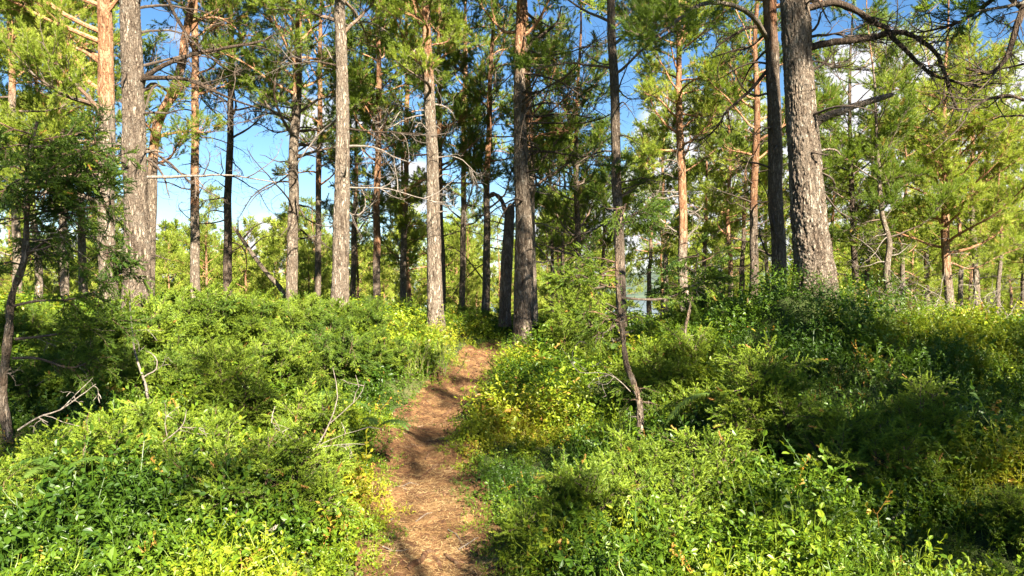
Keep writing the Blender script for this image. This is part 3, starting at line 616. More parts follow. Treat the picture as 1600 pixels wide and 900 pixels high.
 dict(seed=45, Y=24, H=12, p=[(726, 60, 7), (724, 250, 9), (722, 470, 11)], orange=300, dark=.4, tint=.6, live=[(360, -20, 30, .9, 1.9)], dead=[(430, 320, 6, .4, 1.2)], lod=1, label='middle-distance pine between the pale pegged pine and the slim blackish-footed one'),
]
for s_ in SPECS: pine(s_)

# ---------------------------------------------------------------- background pines: a few models, each copy a thing with its parts
def model_pine(seed, H, c0, L, lod, tint, n, og=.35, lean=0.):
    rng = np.random.default_rng(seed); K = 24
    z = np.linspace(-.3, H, K); P = np.stack([lean * z + fbm(z * .35, z * 0, seed, 3) * .5, fbm(z * .35, z * 0 + 7, seed, 3) * .5, z], 1); P[:, :2] -= P[1, :2]
    r0 = .011 * H + .02; R = r0 * (1 - .93 * np.clip(z, 0, H) / H) + .004
    mb = MB(); trunk_mesh(mb, P, R, 10, np.clip((z / H - og) * 5, 0, 1), rng.uniform(0, .5), rng, .03)
    t = thing('pine_tree', 'x', 'pine tree', (0, 0, 0)); mb.obj('trunk', M_bark, t, smooth=True)
    w = Wood(); wd = Wood()
    for i in range(n):
        u = (i + rng.random()) / n; zz = H * (c0 + (1 - c0) * u); p = np.array([np.interp(zz, z, P[:, k]) for k in range(3)])
        az = i * 2.4 + rng.normal() * .5; prof = (.45 + .9 * min(u, .35) / .35 * .6) * (1 - .72 * max(0, u - .3) / .7)
        el = rng.uniform(-.1, .3) + .7 * u
        live_branch(w, p, (math.cos(az) * math.cos(el), math.sin(az) * math.cos(el), math.sin(el)), L * prof * rng.uniform(.65, 1.25), .02 * (1.2 - u), rng, lod, tint + rng.normal() * .05, 1.0, sub=False, K=7, orange=.7)
    for i in range(9):
        zz = H * c0 * rng.uniform(.35, 1.2); p = np.array([np.interp(zz, z, P[:, k]) for k in range(3)]); az = rng.uniform(0, 6.3)
        dead_branch(wd, p, (math.cos(az), math.sin(az), rng.uniform(-.2, .2)), L * rng.uniform(.3, .8), .012, rng, K=7, dark=.2, fine=lod < 2)
    mb = MB(); w.build_wood(mb, rng, 3); wd.build_wood(mb, rng, 3); mb.obj('branches', M_twig, t)
    mb = MB(); w.build_leaves(mb, rng, PINE); mb.obj('crown', M_needle, t)
    t['H'] = H; return t
MODELS = {'near': [model_pine(101, 9, .30, 2.3, 1, .74, 36), model_pine(102, 10, .38, 2.1, 1, .66, 32), model_pine(103, 8, .22, 2.2, 1, .78, 36)],
          'far': [model_pine(111, 9, .25, 2.2, 2, .72, 40), model_pine(112, 10, .38, 2.2, 2, .66, 36), model_pine(113, 7.5, .18, 2.1, 2, .78, 40), model_pine(114, 9.5, .3, 2.6, 2, .6, 38)]}
used_models = set()
def place_model(m, x, y, H, rz, label, group=None):
    s = H / m['H']
    if m.name not in used_models: t = m; used_models.add(m.name); first = True
    else:
        t = m.copy(); col.objects.link(t)
        for ch in m.children:
            c = ch.copy(); c.parent = t; col.objects.link(c)
    t.location = (x, y, g1(x, y) - .05); t.rotation_euler = (0, 0, rz); t.scale = (s, s, s)
    t['label'] = label
    if group: t['group'] = group
    return t
SX = [0, 130, 200, 240, 440, 470, 580, 620, 700, 740, 800, 840, 870, 940, 1000, 1040, 1120, 1150, 1280, 1420, 1500, 1600]
SYv = [-40, -40, 180, 365, 375, 335, 345, 325, 335, 395, 400, 300, 200, 190, 230, 130, 130, 150, 165, 150, 165, 140]
rb = np.random.default_rng(77); spots = []
def try_spot(px, Y, top, kind, mind):
    x = (px - 800) / FPX * Y
    for q in spots:
        if math.hypot(q[0] - x, q[1] - Y) < mind: return
    H = CZ - (top - 450) / FPX * Y - g1(x, Y)
    if H < 3.2: return
    spots.append((x, Y, H, kind, px, top))
for px, Y in [(60, 23), (130, 26), (-60, 20), (880, 24), (940, 22), (1015, 23), (1100, 22), (1160, 25), (1240, 21), (1300, 23), (1355, 26), (1410, 21), (1450, 25), (1500, 28), (1560, 20), (1600, 25), (1660, 21), (1040, 30), (1200, 30), (1275, 30)]:
    try_spot(px, Y, np.interp(px, SX, SYv) + rb.uniform(-15, 50), 'near', 1.2)
for px, top, Y in [(325, 300, 34), (385, 350, 36), (450, 330, 34), (490, 320, 38), (560, 310, 35), (640, 300, 33), (735, 330, 35), (780, 350, 37)]: try_spot(px, Y, top, 'near', 1.5)
k = 0
while k < 170 and len(spots) < 60:
    px = rb.uniform(-120, 1720); Y = rb.uniform(28, 42); try_spot(px, Y, max(np.interp(px, SX, SYv) + 50, 325) + rb.uniform(-25, 45), 'near' if Y < 50 else 'far', 2.6); k += 1
k = 0
while k < 300 and len(spots) < 118:
    px = rb.uniform(-150, 1750); Y = rb.uniform(43, 78); try_spot(px, Y, 372 + rb.uniform(-25, 35), 'far', 3.4); k += 1
marks = [(-200, 'the left edge'), (20, 'the leafy far-left pine'), (165, 'the stout tan pine'), (212, 'the banded left trunk'), (305, 'the slender reddish pine'), (358, 'the thin spidery pine'), (458, 'the orange-topped pine'), (534, 'the straight grey pine'), (590, 'the slim red-brown pine'),
         (676, 'the peg-studded pale pine'), (760, 'the slim blackish-footed pine'), (815, 'the tall two-toned pine'), (902, 'the dense drooping pine'), (968, 'the dark leaning pine'), (1066, 'the airy orange pine'), (1140, 'the slight tan-stemmed pine'), (1212, 'the dark paired pine'), (1268, 'the largest trunk'), (1333, 'the blackish wide-crowned pine'), (1392, 'the crooked grey pine'), (1482, 'the orange-footed pine'), (1528, 'the grey-stemmed right pine'), (1900, 'the right edge')]
gaps = {}
for s_ in spots:
    i = max(j for j in range(len(marks)) if marks[j][0] <= s_[4]); gaps.setdefault(i, []).append(s_)
ORD = ['nearest', 'second nearest', 'third nearest', 'fourth nearest', 'fifth nearest', 'sixth nearest', 'seventh nearest', 'eighth nearest', 'ninth nearest', 'tenth nearest'] + ['farther'] * 30
for i, L in gaps.items():
    L.sort(key=lambda q: q[1])
    for j, (x, y, H, kind, px, top) in enumerate(L):
        m = MODELS[kind][rb.integers(len(MODELS[kind]))]
        a, b = marks[i][1], marks[min(i + 1, len(marks) - 1)][1]
        where = f'between {a} and {b}'
        place_model(m, x, y, H, rb.uniform(0, 6.28), f'{ORD[j]} background pine {where}', 'pines beyond the crest of the knoll')
# far wood running down to the lake
mb = MB(); rf = np.random.default_rng(5)
n = 900; fy = 80 + 260 * rf.random(n) ** 1.4; fx = (rf.random(n) - .5) * (fy * 1.9 + 40); fz = gh(fx, fy); keep = fz > -19.6; fx, fy, fz = fx[keep], fy[keep], fz[keep]
for x, y, z in zip(fx, fy, fz):
    H = rf.uniform(6, 10.5); m = 90
    u = rf.random(m); a = rf.random(m) * 6.28; rr = (1 - u) ** .7 * 2.2 * rf.random(m) ** .5 + .1
    p = np.stack([x + rr * np.cos(a), y + rr * np.sin(a), z + H * (.25 + .75 * u)], 1)
    tv, tt_, ta = PINE[3]
    instance(mb, tv, None, tt_, p, basis(rf.normal(size=(m, 3)) + [0, 0, .6], rf), rf.uniform(2.5, 5, m), a=.6 + .1 * rf.normal(size=m), ta=ta)
    tubes(mb, np.array([[x, y, z - .3], [x, y, z + H]]), np.array([.1, .03]), 3, a=.9)
fo = mb.obj('far_forest', M_needle); tag(fo, 'distant pine wood sloping down to the lake behind the trunks', 'forest', kind='stuff')

# pines behind the viewer: they stand in the same wood and cast the shade that dapples the foreground
MODELS['high'] = [model_pine(121, 13, .68, 1.8, 2, .6, 20), model_pine(122, 13, .72, 1.6, 2, .6, 14), model_pine(123, 13, .6, 2.1, 1, .6, 9)]
SHADE = [(5.9, 5.5, 0), (3.7, 5.5, 1), (6.4, 4.0, 0), (7.4, 5.6, 0), (3.5, 3.2, 1), (-5.2, 7.7, 0), (-6.2, 7.2, 1), (-1.2, 5.6, 2), (.3, 8.2, 2), (1.8, 9.2, 2)]
for (x, y, q) in SHADE:
    place_model(MODELS['high'][q], x + math.cos(SUN_AZ) * 15.5, y + math.sin(SUN_AZ) * 15.5, 13, rb.uniform(0, 6.28), 'tall pine standing behind the viewpoint, seen only by its shade on the undergrowth', 'pines behind the viewpoint')
for (x, y, H, q) in [(8.6, .4, 13, 1), (8.7, -4.2, 19, 1)]:
    place_model(MODELS['high'][q], x, y, H, rb.uniform(0, 6.28), 'tall pine standing behind the viewpoint, seen only by its shade on the undergrowth', 'pines behind the viewpoint')
for L in MODELS.values():
    for m in L:
        if m.name not in used_models:
            for ch in list(m.children): bpy.data.objects.remove(ch)
            bpy.data.objects.remove(m)

# ---------------------------------------------------------------- dead wood
def dead_thing(name, label, cat, lines, Y, seed, r, kind_mat=None, dark=0., twigs=True, K=11, group=None):
    rng = np.random.default_rng(seed); pts0 = W(*lines[0][0][:2], Y + (lines[0][0][2] if len(lines[0][0]) > 2 else 0))
    t = thing(name, label, cat, pts0, group); mb = MB(); w = Wood()
    for li, L in enumerate(lines):
        Q = np.array([W(c[0], c[1], Y + (c[2] if len(c) > 2 else 0)) for c in L]); SQ = spline(Q, K) + rng.normal(size=(K, 3)) * r * .15
        rr = r * (1 if li == 0 else .55); tubes(mb, SQ, rr * np.linspace(1, .35, K), 7, a=.15, b=dark, rough=.06, rng=rng)
        if twigs:
            dead_branch(w, None, None, 0, rr * .7, rng, bend=SQ, dark=dark, nt_=2)
    mb.obj('stem', kind_mat or M_dead, t, pts0, smooth=True)
    if twigs: mb = MB(); w.p = {k: v for k, v in w.p.items() if k < 9}; w.build_wood(mb, rng); mb.obj('twigs', M_dead, t, pts0)
    return t
# the leaning dead pole
rng = np.random.default_rng(3); Q = np.array([W(446, 470, 17.5), W(438, 450, 17.5), W(410, 418, 17.6), (W(365, 355, 17.8))]); b0 = Q[0]
t = thing('dead_pine_pole', 'bare dead pole leaning left across the sky gap', 'dead tree', b0); mb = MB(); SQ = spline(Q, 24); tubes(mb, SQ, np.linspace(.065, .038, 24), 10, a=.1, b=.3, rough=.05, rng=rng); mb.obj('trunk', M_bark, t, b0, smooth=True)
w = Wood()
for (c, e) in [((380, 372), (420, 345)), ((392, 388), (425, 368)), ((372, 365), (372, 340))]:
    dead_branch(w, None, None, 0, .02, rng, bend=spline([W(*c, 17.7), (W(*c, 17.7) + W(*e, 17.5)) / 2 + [0, 0, .08], W(*e, 17.5)], 9), dark=.4)
mb = MB(); w.build_wood(mb, rng); mb.obj('dead_branches', M_twig, t, b0)
# broken snag by the two-toned pine
rng = np.random.default_rng(31); Y = 15.6; b0 = W(790, 505, Y)
t = thing('broken_snag', 'dead grey snag with a blackened broken crook at its top', 'dead tree', b0); mb = MB()
PP = spline([W(789, 510, Y), W(790, 450, Y), W(793, 390, Y), W(796, 345, Y), W(799, 318, Y)], 50); trunk_mesh(mb, PP, np.interp(np.linspace(0, 1, 50), [0, .1, .8, 1], [.15, .125, .10, .06]), 24, np.full(50, .1), .55, rng, .05); mb.obj('trunk', M_bark, t, b0, smooth=True)
w = Wood()
mb = MB(); SQ = spline([W(795, 350, Y), W(790, 330, Y), W(783, 312, Y), W(772, 303, Y), W(764, 308, Y)], 14); tubes(mb, SQ, .055 * np.interp(np.linspace(0, 1, 14), [0, .7, .85, 1], [1, .7, .95, .4]), 9, a=.1, b=.9, rough=.15, rng=rng); mb.obj('broken_limb', M_bark, t, b0, smooth=True)
for (c, e) in [((794, 350), (760, 330)), ((797, 360), (770, 350)), ((798, 330), (815, 290)), ((796, 380), (760, 372))]:
    dead_branch(w, None, None, 0, .016, rng, bend=spline([W(*c, Y), (W(*c, Y) + W(*e, Y - .2)) / 2 + rng.normal(size=3) * .06, W(*e, Y - .2)], 9), dark=.7)
mb = MB(); w.build_wood(mb, rng); mb.obj('dead_branches', M_twig, t, b0)

dead_thing('dead_branch', 'curly bare forked branch beside the thin trailside juniper stem', 'branch', [[(985, 612), (962, 590), (935, 582), (905, 582), (888, 558), (877, 543)], [(962, 590), (945, 575), (936, 562)], [(950, 586), (930, 592), (918, 604)], [(960, 588), (948, 600), (925, 598)]], 6.3, 4, .0045)
dead_thing('dead_sapling', 'crooked dead sapling stem rising from the dark juniper hollow at left', 'dead tree', [[(232, 655), (231, 620), (222, 585), (210, 545), (205, 500), (203, 470)], [(224, 590), (245, 575), (240, 555), (228, 548)]], 7.2, 5, .015)
dead_thing('dead_juniper', 'dead juniper snag with upswept bare twigs near the path, left side', 'dead shrub', [[(462, 760), (478, 720), (500, 690), (515, 660), (528, 620), (520, 575)], [(515, 662), (540, 640), (562, 618), (570, 598)], [(490, 700), (540, 694), (570, 694)], [(480, 715), (450, 690), (425, 650)]], 5.0, 6, .007)
dead_thing('fallen_branch', 'long pale dead branch lying slantwise over shrubs at left', 'branch', [[(28, 672), (60, 652), (95, 640), (130, 615), (150, 600)], [(60, 652), (75, 660)], [(95, 640), (125, 610), (145, 590)]], 5.2, 7, .007)
dead_thing('fallen_branch', 'thin dead branch angled up from the left undergrowth below the crooked sapling', 'branch', [[(235, 705), (262, 685), (285, 665), (292, 640)], [(262, 685), (258, 660), (262, 640)]], 5.0, 8, .006)
dead_thing('fallen_branch', 'dead forked twigs in the shaded undergrowth at lower right', 'branch', [[(1375, 830), (1395, 810), (1415, 795), (1420, 780)], [(1395, 810), (1400, 830), (1408, 845)]], 4.4, 9, .008)
dead_thing('fallen_branch', 'brown bare stem slanting under the sunlit right-hand juniper', 'branch', [[(1372, 772), (1385, 760), (1400, 745), (1412, 735)]], 4.6, 10, .016)
dead_thing('fallen_branch', 'thick dead stick lying in the shrubs at the bottom left of the path', 'branch', [[(405, 842), (425, 828), (445, 815)]], 4.3, 12, .016)
dead_thing('fallen_branch', 'dark bare stem showing in the bright bilberry at bottom centre', 'branch', [[(1078, 895), (1068, 870), (1055, 850), (1045, 830)]], 4.2, 13, .011)
rng = np.random.default_rng(44)
for (px, py, Y, lab) in [(1420, 455, 16.5, 'tangle of pale fallen brushwood behind the right-hand mound'), (1365, 462, 18, 'smaller heap of bleached brushwood behind the largest trunk'), (1570, 470, 18, 'grey brushwood heap near the right edge beyond the mound')]:
    b0 = W(px, py + 30, Y); b0[2] = g1(b0[0], Y); t = thing('brushwood', lab, 'brushwood', b0); w = Wood()
    for i in range(22):
        o = b0 + rng.normal(size=3) * [.8, .5, .1] + [0, 0, .15]; dead_branch(w, o, nrm(rng.normal(size=3) * [1, .6, .35] + [0, 0, .3]), rng.uniform(1, 2.4), rng.uniform(.008, .022), rng, lift=-.5, dark=0)
    mb = MB(); w.build_wood(mb, rng); mb.obj('dead_branches', M_dead, t, b0)

# ---------------------------------------------------------------- junipers
def spray(w, o, d, L, rng, lod, tint, droop=-.5, r=.005):
    A = walk(o, d, L, 5, rng, .12, droop); w.line(A, r * .7 * np.linspace(1, .35, 5), .4, .7)
    up = np.array([0, 0, 1.]); n = max(4, int(L / .024)); br = nrm(np.cross(A[-1] - A[0], up) + 1e-6)
    for i in range(n):
        s = .15 + .85 * (i + .5) / n; f = s * 4; k = min(int(f), 3); f -= k; p = A[k] * (1 - f) + A[k + 1] * f; bd = nrm(A[k + 1] - A[k]); sg = 1 if i % 2 else -1
        d2 = nrm(bd * .9 + br * sg * rng.uniform(.5, .9) + up * rng.normal() * .3); l2 = L * .42 * (1.15 - s) + .03
        m = max(1, int(l2 / .026)); q = p + d2 * (np.arange(m)[:, None] / max(1, m)) * l2
        dd = nrm(d2 + rng.normal(size=(m, 3)) * .35 + [0, 0, -.12]); tn = np.clip(tint + rng.normal() * .08 + rng.normal(size=m) * .05, 0, .9)
        w.shoots(q, dd, rng.uniform(.6, 1.05, m), tn, lod)
        if m > 1: w.line(np.array([p, q[-1] * .5 + p * .5, q[-1]]), np.array([.0018, .0014, .001]), .3, .8)
    w.shoots(A[-1], nrm(A[-1] - A[-2]), np.array([.9]), np.array([tint + .1]), lod)
def bush(w, rng, h, rad, stems, per, lod, tint, sl=.3, o=(0, 0, 0), tipgold=.04):
    o = np.asarray(o, float)
    for i in range(stems):
        az = i * 2.4 + rng.normal() * .3; out_ = rng.uniform(.25, 1.); 
        end = o + np.array([math.cos(az) * rad * out_, math.sin(az) * rad * out_, h * (1.0 - .45 * out_ ** 2) * rng.uniform(.75, 1.05)])
        mid = o + (end - o) * .5 + np.array([math.cos(az), math.sin(az), -.5]) * rad * .15
        P = spline([o + rng.normal(size=3) * .03, mid, end], 9); w.line(P, .009 * np.linspace(1, .3, 9), .4, .3)
        for j in range(per):
            s = .25 + .75 * (j + rng.random()) / per; f = s * 8; k = min(int(f), 7); f -= k; p = P[k] * (1 - f) + P[k + 1] * f
            d = nrm(nrm(P[k + 1] - P[k]) * .7 + rng.normal(size=3) * .75 + [0, 0, .25]); tn = tint + rng.normal() * .12
            if rng.random() < tipgold: tn = .97
            spray(w, p, d, sl * rng.uniform(.6, 1.25) * (1.15 - .4 * s), rng, lod, tn, droop=rng.uniform(-.9, .1))
def juniper_obj(name, label, loc, build, seed, group=None, origin=None):
    rng = np.random.default_rng(seed); t = thing(name, label, 'juniper', loc, group); w = Wood(); build(w, rng)
    mb = MB(); w.build_wood(mb, rng); mb.obj('stems', M_twig, t, origin or (0, 0, 0)); mb = MB(); w.build_leaves(mb, rng, JUN); mb.obj('foliage', M_junip, t, origin or (0, 0, 0)); return t
JM = {'big': [juniper_obj('juniper_bush', 'x', (0, 0, 0), (lambda w, r, q=q: bush(w, r, 1.0, .85, 22, 18, 1, .42 + .1 * q, .34)), 200 + q) for q in range(3)],
      'low': [juniper_obj('juniper_bush', 'x', (0, 0, 0), (lambda w, r, q=q: bush(w, r, .55, .5, 13, 18, 0, .62 + .06 * q, .27)), 210 + q) for q in range(3)],
      'up': [juniper_obj('juniper_bush', 'x', (0, 0, 0), (lambda w, r, q=q: bush(w, r, .8, .28, 10, 22, 0, .72, .27)), 220 + q) for q in range(2)]}
JH = {'big': 1.0, 'low': .62, 'up': .9}; jused = set()
JS = [(30, 478, 9.2, 'big', 'green juniper bush at the left edge under the crooked stem'), (118, 486, 9.6, 'big', 'juniper bush below the stout tan pine'), (205, 470, 8.6, 'big', 'dark juniper bush hiding the foot of the thick banded left trunk'),
      (290, 448, 9.6, 'big', 'tall juniper bush below the slender reddish pine'), (365, 460, 10.2, 'big', 'juniper bush below the thin spidery pine'), (440, 468, 10.4, 'big', 'juniper bush in front of the leaning dead pole'), (505, 462, 11.2, 'big', 'sunlit juniper bush left of the straight pale grey pine'),
      (560, 470, 11.4, 'big', 'juniper bush with golden tips right of the straight pale grey pine'), (620, 500, 12.2, 'big', 'rounded juniper bush at the top of the left bank near the peg-studded pine'),
      (70, 560, 7.4, 'big', 'shaded juniper bush low at the left edge'), (165, 545, 7.6, 'big', 'shaded juniper bush left of the crooked dead sapling'), (330, 530, 7.9, 'big', 'dark spreading juniper bush right of the crooked dead sapling'), (420, 525, 8.3, 'big', 'spreading juniper bush in the middle of the left thicket'), (505, 505, 9.0, 'big', 'open-branched juniper bush on the left bank above the bilberries'), (568, 520, 9.6, 'big', 'yellow-green juniper bush closest behind the heather clump'),
      (110, 690, 4.9, 'low', 'low juniper with rusty tips at the lower left edge'), (240, 650, 5.3, 'low', 'low feathery juniper in the left foreground'), (30, 760, 4.4, 'low', 'small sunlit juniper in the bottom left corner'), (480, 625, 5.4, 'up', 'narrow young juniper among dead twigs left of the path'), (415, 690, 4.8, 'low', 'blue-green low juniper below the dead juniper snag'), (360, 560, 6.6, 'up', 'golden-tipped juniper sprig in the left thicket'),
      (1195, 560, 5.6, 'up', 'drooping sunlit juniper right of the trailside juniper tree'), (1310, 640, 5.2, 'low', 'shaded low juniper in the middle of the right bank'), (1445, 612, 5.0, 'up', 'upright sunlit young juniper against the deep shade at right'), (1370, 672, 4.8, 'low', 'low juniper left of the upright sunlit young one'), (960, 735, 4.4, 'low', 'fern-like low juniper at the bottom centre'), (905, 790, 4.2, 'low', 'dark low juniper sprays right of the path at the bottom'), (1080, 690, 5.0, 'low', 'juniper sprays beneath the trailside juniper tree'),
      (1235, 835, 4.0, 'low', 'pale juniper tips at the bottom edge right of centre'), (1150, 600, 6.3, 'low', 'small juniper on the mound flank right of the trailside tree'), (905, 395, 11.5, 'up', 'orange-tipped slender juniper in front of the dense drooping pine'), (1055, 545, 8.0, 'low', 'rusty juniper sprig left of the right-hand mound'),
      (1110, 455, 12.5, 'big', 'green juniper bush below the slight tan-stemmed pine'), (730, 480, 16.5, 'big', 'dark juniper bush between the two trunks past the path end'), (870, 495, 15, 'big', 'dark juniper bush right of the two-toned pine foot'), (975, 505, 14.5, 'big', 'juniper bush behind the trailside juniper tree'), (1590, 510, 9.0, 'big', 'dark juniper bush on the mound at the right edge'), (1540, 610, 6.6, 'low', 'deeply shaded low juniper at the right edge'), (1600, 830, 4.1, 'low', 'low juniper in the bottom right corner')]
rj = np.random.default_rng(9)
for (px, top, Y, kd, lab) in JS:
    top -= 24 * (kd != 'big'); x = (px - 800) / FPX * Y; z = g1(x, Y); hgt = CZ - (top - 450) / FPX * Y - z; s = hgt / JH[kd]
    s = min(max(s, .45), 1.5); m = JM[kd][rj.integers(len(JM[kd]))]
    if m.name not in jused: t = m; jused.add(m.name)
    else:
        t = m.copy(); col.objects.link(t)
        for ch in m.children: c = ch.copy(); c.parent = t; col.objects.link(c)
    sx = min(max(s, .7), 1.25) if kd == 'big' else s
    t.location = (x, Y, z); t.rotation_euler = (0, 0, rj.uniform(0, 6.28)); t.scale = (sx, sx, s); t['label'] = lab; t['group'] = 'juniper bushes in the undergrowth'
for L in JM.values():
    for m in L:
        if m.name not in jused:
            for ch in list(m.children): bpy.data.objects.remove(ch)
            bpy.data.objects.remove(m)

def juniper_tree(label, Y, stem, r0, sprays, limbs, seed, tint, lod=0, droop=-.6):
    rng = np.random.default_rng(seed); P = spline([W(a, b, Y + (c[0] if c else 0)) for a, b, *c in stem], 50); base = P[0].copy()
    t = thing('juniper_tree', label, 'juniper', base); mb = MB(); trunk_mesh(mb, P, r0 * np.linspace(1, .3, 50) * (1 + .12 * rng.standard_normal(50)), 14, np.full(50, .35), .35, rng, .08); mb.obj('trunk', M_bark, t, base, smooth=True)
    w = Wood(); wd = Wood()
    for (a, b, n, L0, L1, az0, az1) in sprays:
        for i in range(n):
            s = rng.uniform(a, b); p = P[int(s * 49)]; az = rng.uniform(az0, az1); d = np.array([math.cos(az), math.sin(az), rng.uniform(-.1, .7)]); L = rng.uniform(L0, L1)
            B = walk(p, d, L, 5, rng, .12, -.2); w.line(B, .007 * np.linspace(1, .4, 5), .4, .4)
            for j in range(max(2, int(L * 12))):
                k = rng.integers(1, 5); spray(w, B[k], nrm(nrm(B[k] - B[k - 1]) + rng.normal(size=3) * .6), rng.uniform(.13, .26), rng, lod, tint + rng.normal() * .1 if rng.random() > .05 else .96, droop)
    for (L, tn) in limbs:
        B = spline([W(a, b, Y + (c[0] if c else 0)) for a, b, *c in L], 12); w.line(B, .012 * np.linspace(1, .35, 12), .2, .5)
        for j in range(16):
            k = rng.integers(5, 12); spray(w, B[k], nrm(nrm(B[k] - B[k - 1]) * .8 + rng.normal(size=3) * .6), rng.uniform(.15, .3), rng, lod, tn + rng.normal() * .08, droop)
        dead_branch(wd, None, None, 0, .006, rng, bend=B, dark=.3, nt_=3)
    for i in range(6):
        s = rng.uniform(.1, .8); az = rng.uniform(0, 6.28); dead_branch(wd, P[int(s * 49)], (math.cos(az), math.sin(az), rng.uniform(-.1, .5)), rng.uniform(.1, .3), .005, rng, K=7, dark=.5)
    mb = MB(); w.build_wood(mb, rng); mb.obj('branches', M_twig, t, base); mb = MB(); wd.build_wood(mb, rng); mb.obj('dead_branches', M_dead, t, base); mb = MB(); w.build_leaves(mb, rng, JUN); mb.obj('foliage', M_junip, t, base)
juniper_tree('dark juniper tree at the left edge with a crooked stem and drooping sprays', 6.0, [(14, 690), (4, 610), (14, 520), (18, 465), (38, 405), (42, 330), (43, 260), (58, 190)], .038,
             [(.55, 1, 30, .2, .55, 0, 6.28), (.6, .98, 16, .4, .75, -.9, .9)], [([(22, 478), (60, 470), (110, 468), (160, 450), (190, 420, .2)], .3), ([(24, 530), (70, 525), (130, 515), (175, 500)], .4), ([(40, 400), (90, 360), (140, 300, .1), (160, 290)], .3), ([(42, 340), (90, 330), (150, 375), (170, 400)], .25), ([(20, 560), (60, 560), (110, 575), (150, 560)], .4)], 300, .28)
juniper_tree('thin crooked juniper tree with pale peeling stem standing right of the path', 6.6, [(1000, 690), (1000, 655), (998, 625), (988, 595), (978, 565), (973, 520), (968, 470), (964, 420), (966, 360), (978, 318)], .036,
             [(.6, 1, 9, .12, .3, 0, 6.28), (.55, .85, 9, .25, .5, 2.3, 4.2), (.2, .35, 5, .1, .25, 0, 6.28)], [([(970, 465), (1005, 468), (1045, 465), (1085, 445), (1110, 430)], .45), ([(968, 440), (930, 450), (905, 435), (880, 440)], .7), ([(975, 350), (990, 335), (1010, 325)], .35), ([(972, 500), (940, 520), (920, 505)], .6)], 301, .5)
juniper_tree('short forked juniper sapling behind the trailside tree with a dark green drooping tuft', 8.2, [(1072, 560), (1070, 520), (1078, 480), (1085, 430), (1092, 395)], .022, [(.5, 1, 14, .15, .4, 0, 6.28)], [], 302, .4, lod=1)

# ---------------------------------------------------------------- heather clump and ferns
rng = np.random.default_rng(61)
def heather(px, py, Y, n, h, label):
    b0 = W(px, py, Y); b0[2] = g1(b0[0], Y); t = thing('heather_clump', label, 'heather', b0); w = Wood()
    for i in range(n):
        o = b0 + rng.normal(size=3) * [.2, .22, 0]; A = walk(o, np.array([rng.normal() * .3 + .15, rng.normal() * .3, 1]), h * rng.uniform(.6, 1.1), 5, rng, .06, 1.2); w.line(A, .004 * np.linspace(1, .4, 5), .3)
        for k in range(9):
            s = .08 + .92 * k / 8; f = s * 4; kk = min(int(f), 3); p = A[kk] + (A[kk + 1] - A[kk]) * (f - kk); w.shoots(p, nrm(nrm(A[-1] - A[0]) + rng.normal(size=3) * .35), np.array([rng.uniform(.6, .95)]), np.array([rng.uniform(.3, 1)]), 1)
    mb = MB(); w.build_wood(mb, rng); mb.obj('stems', M_twig, t, b0); mb = MB(); w.build_leaves(mb, rng, JUN); mb.obj('foliage', M_heath, t, b0)
heather(640, 575, 10.2, 120, .42, 'bright upright heather clump on the left of the path before it bends away')
heather(600, 590, 10.2, 60, .35, 'smaller heather tuft left of the bright upright clump')
def fern(px, py, Y, n, L, label, seed):
    rng = np.random.default_rng(seed); b0 = W(px, py, Y); t = thing('fern', label, 'fern', b0); w = Wood()
    for i in range(n):
        az = rng.uniform(0, 6.28) if n > 1 else 3.3; A = walk(b0, (math.cos(az), math.sin(az), 1.1 if n > 1 else .35), L * rng.uniform(.8, 1.1), 12, rng, .03, -1.6); mb = MB(); tubes(mb, A, .003 * np.linspace(1, .3, 12), 4, a=.3)
        sd_ = nrm(np.cross(A[-1] - A[0], [0, 0, 1.])); V = []; T = []
        for k in range(44):
            s = .12 + .88 * k / 44; f = s * 11; kk = min(int(f), 10); p = A[kk] + (A[kk + 1] - A[kk]) * (f - kk); ax = nrm(A[kk + 1] - A[kk]); l = L * .2 * math.sin(math.pi * min(1, s * .85 + .12)) ** .8
            for sg in (-1, 1):
                d = nrm(sd_ * sg + ax * .35 + rng.normal(size=3) * .08); wv = ax * L * .011; c = len(V)
                V += [p - wv, p + d * l * .5 - wv * .9, p + d * l + np.array([0, 0, -.01]), p + d * l * .5 + wv * .9, p + wv]; T += [(c, c + 1, c + 3, c + 4), (c + 1, c + 2, c + 3, c + 3)]
        V = np.array(V); Tq = [q for q in T if q[2] != q[3]]; Tt = [q[:3] for q in T if q[2] == q[3]]
        mb.add(V, quads=Tq, tris=Tt, a=rng.uniform(.2, .9)); mb.obj('frond', M_fern, t, b0)
for a in [(1120, 616, 5.8, 1, .5, 'single flat fern frond reaching left over the right bank', 1), (500, 640, 6.0, 4, .38, 'small fern tuft left of the path bend', 2), (95, 740, 4.5, 4, .35, 'small fern in the lower left undergrowth', 3), (590, 668, 6.2, 3, .32, 'little fern at the left path edge', 4), (1000, 830, 4.2, 5, .36, 'fern among bilberries at bottom centre', 5), (1560, 850, 4.4, 5, .36, 'fern in the bottom right corner', 6), (960, 545, 9, 4, .4, 'fern tuft behind the trailside juniper tree', 7)]: fern(*a)

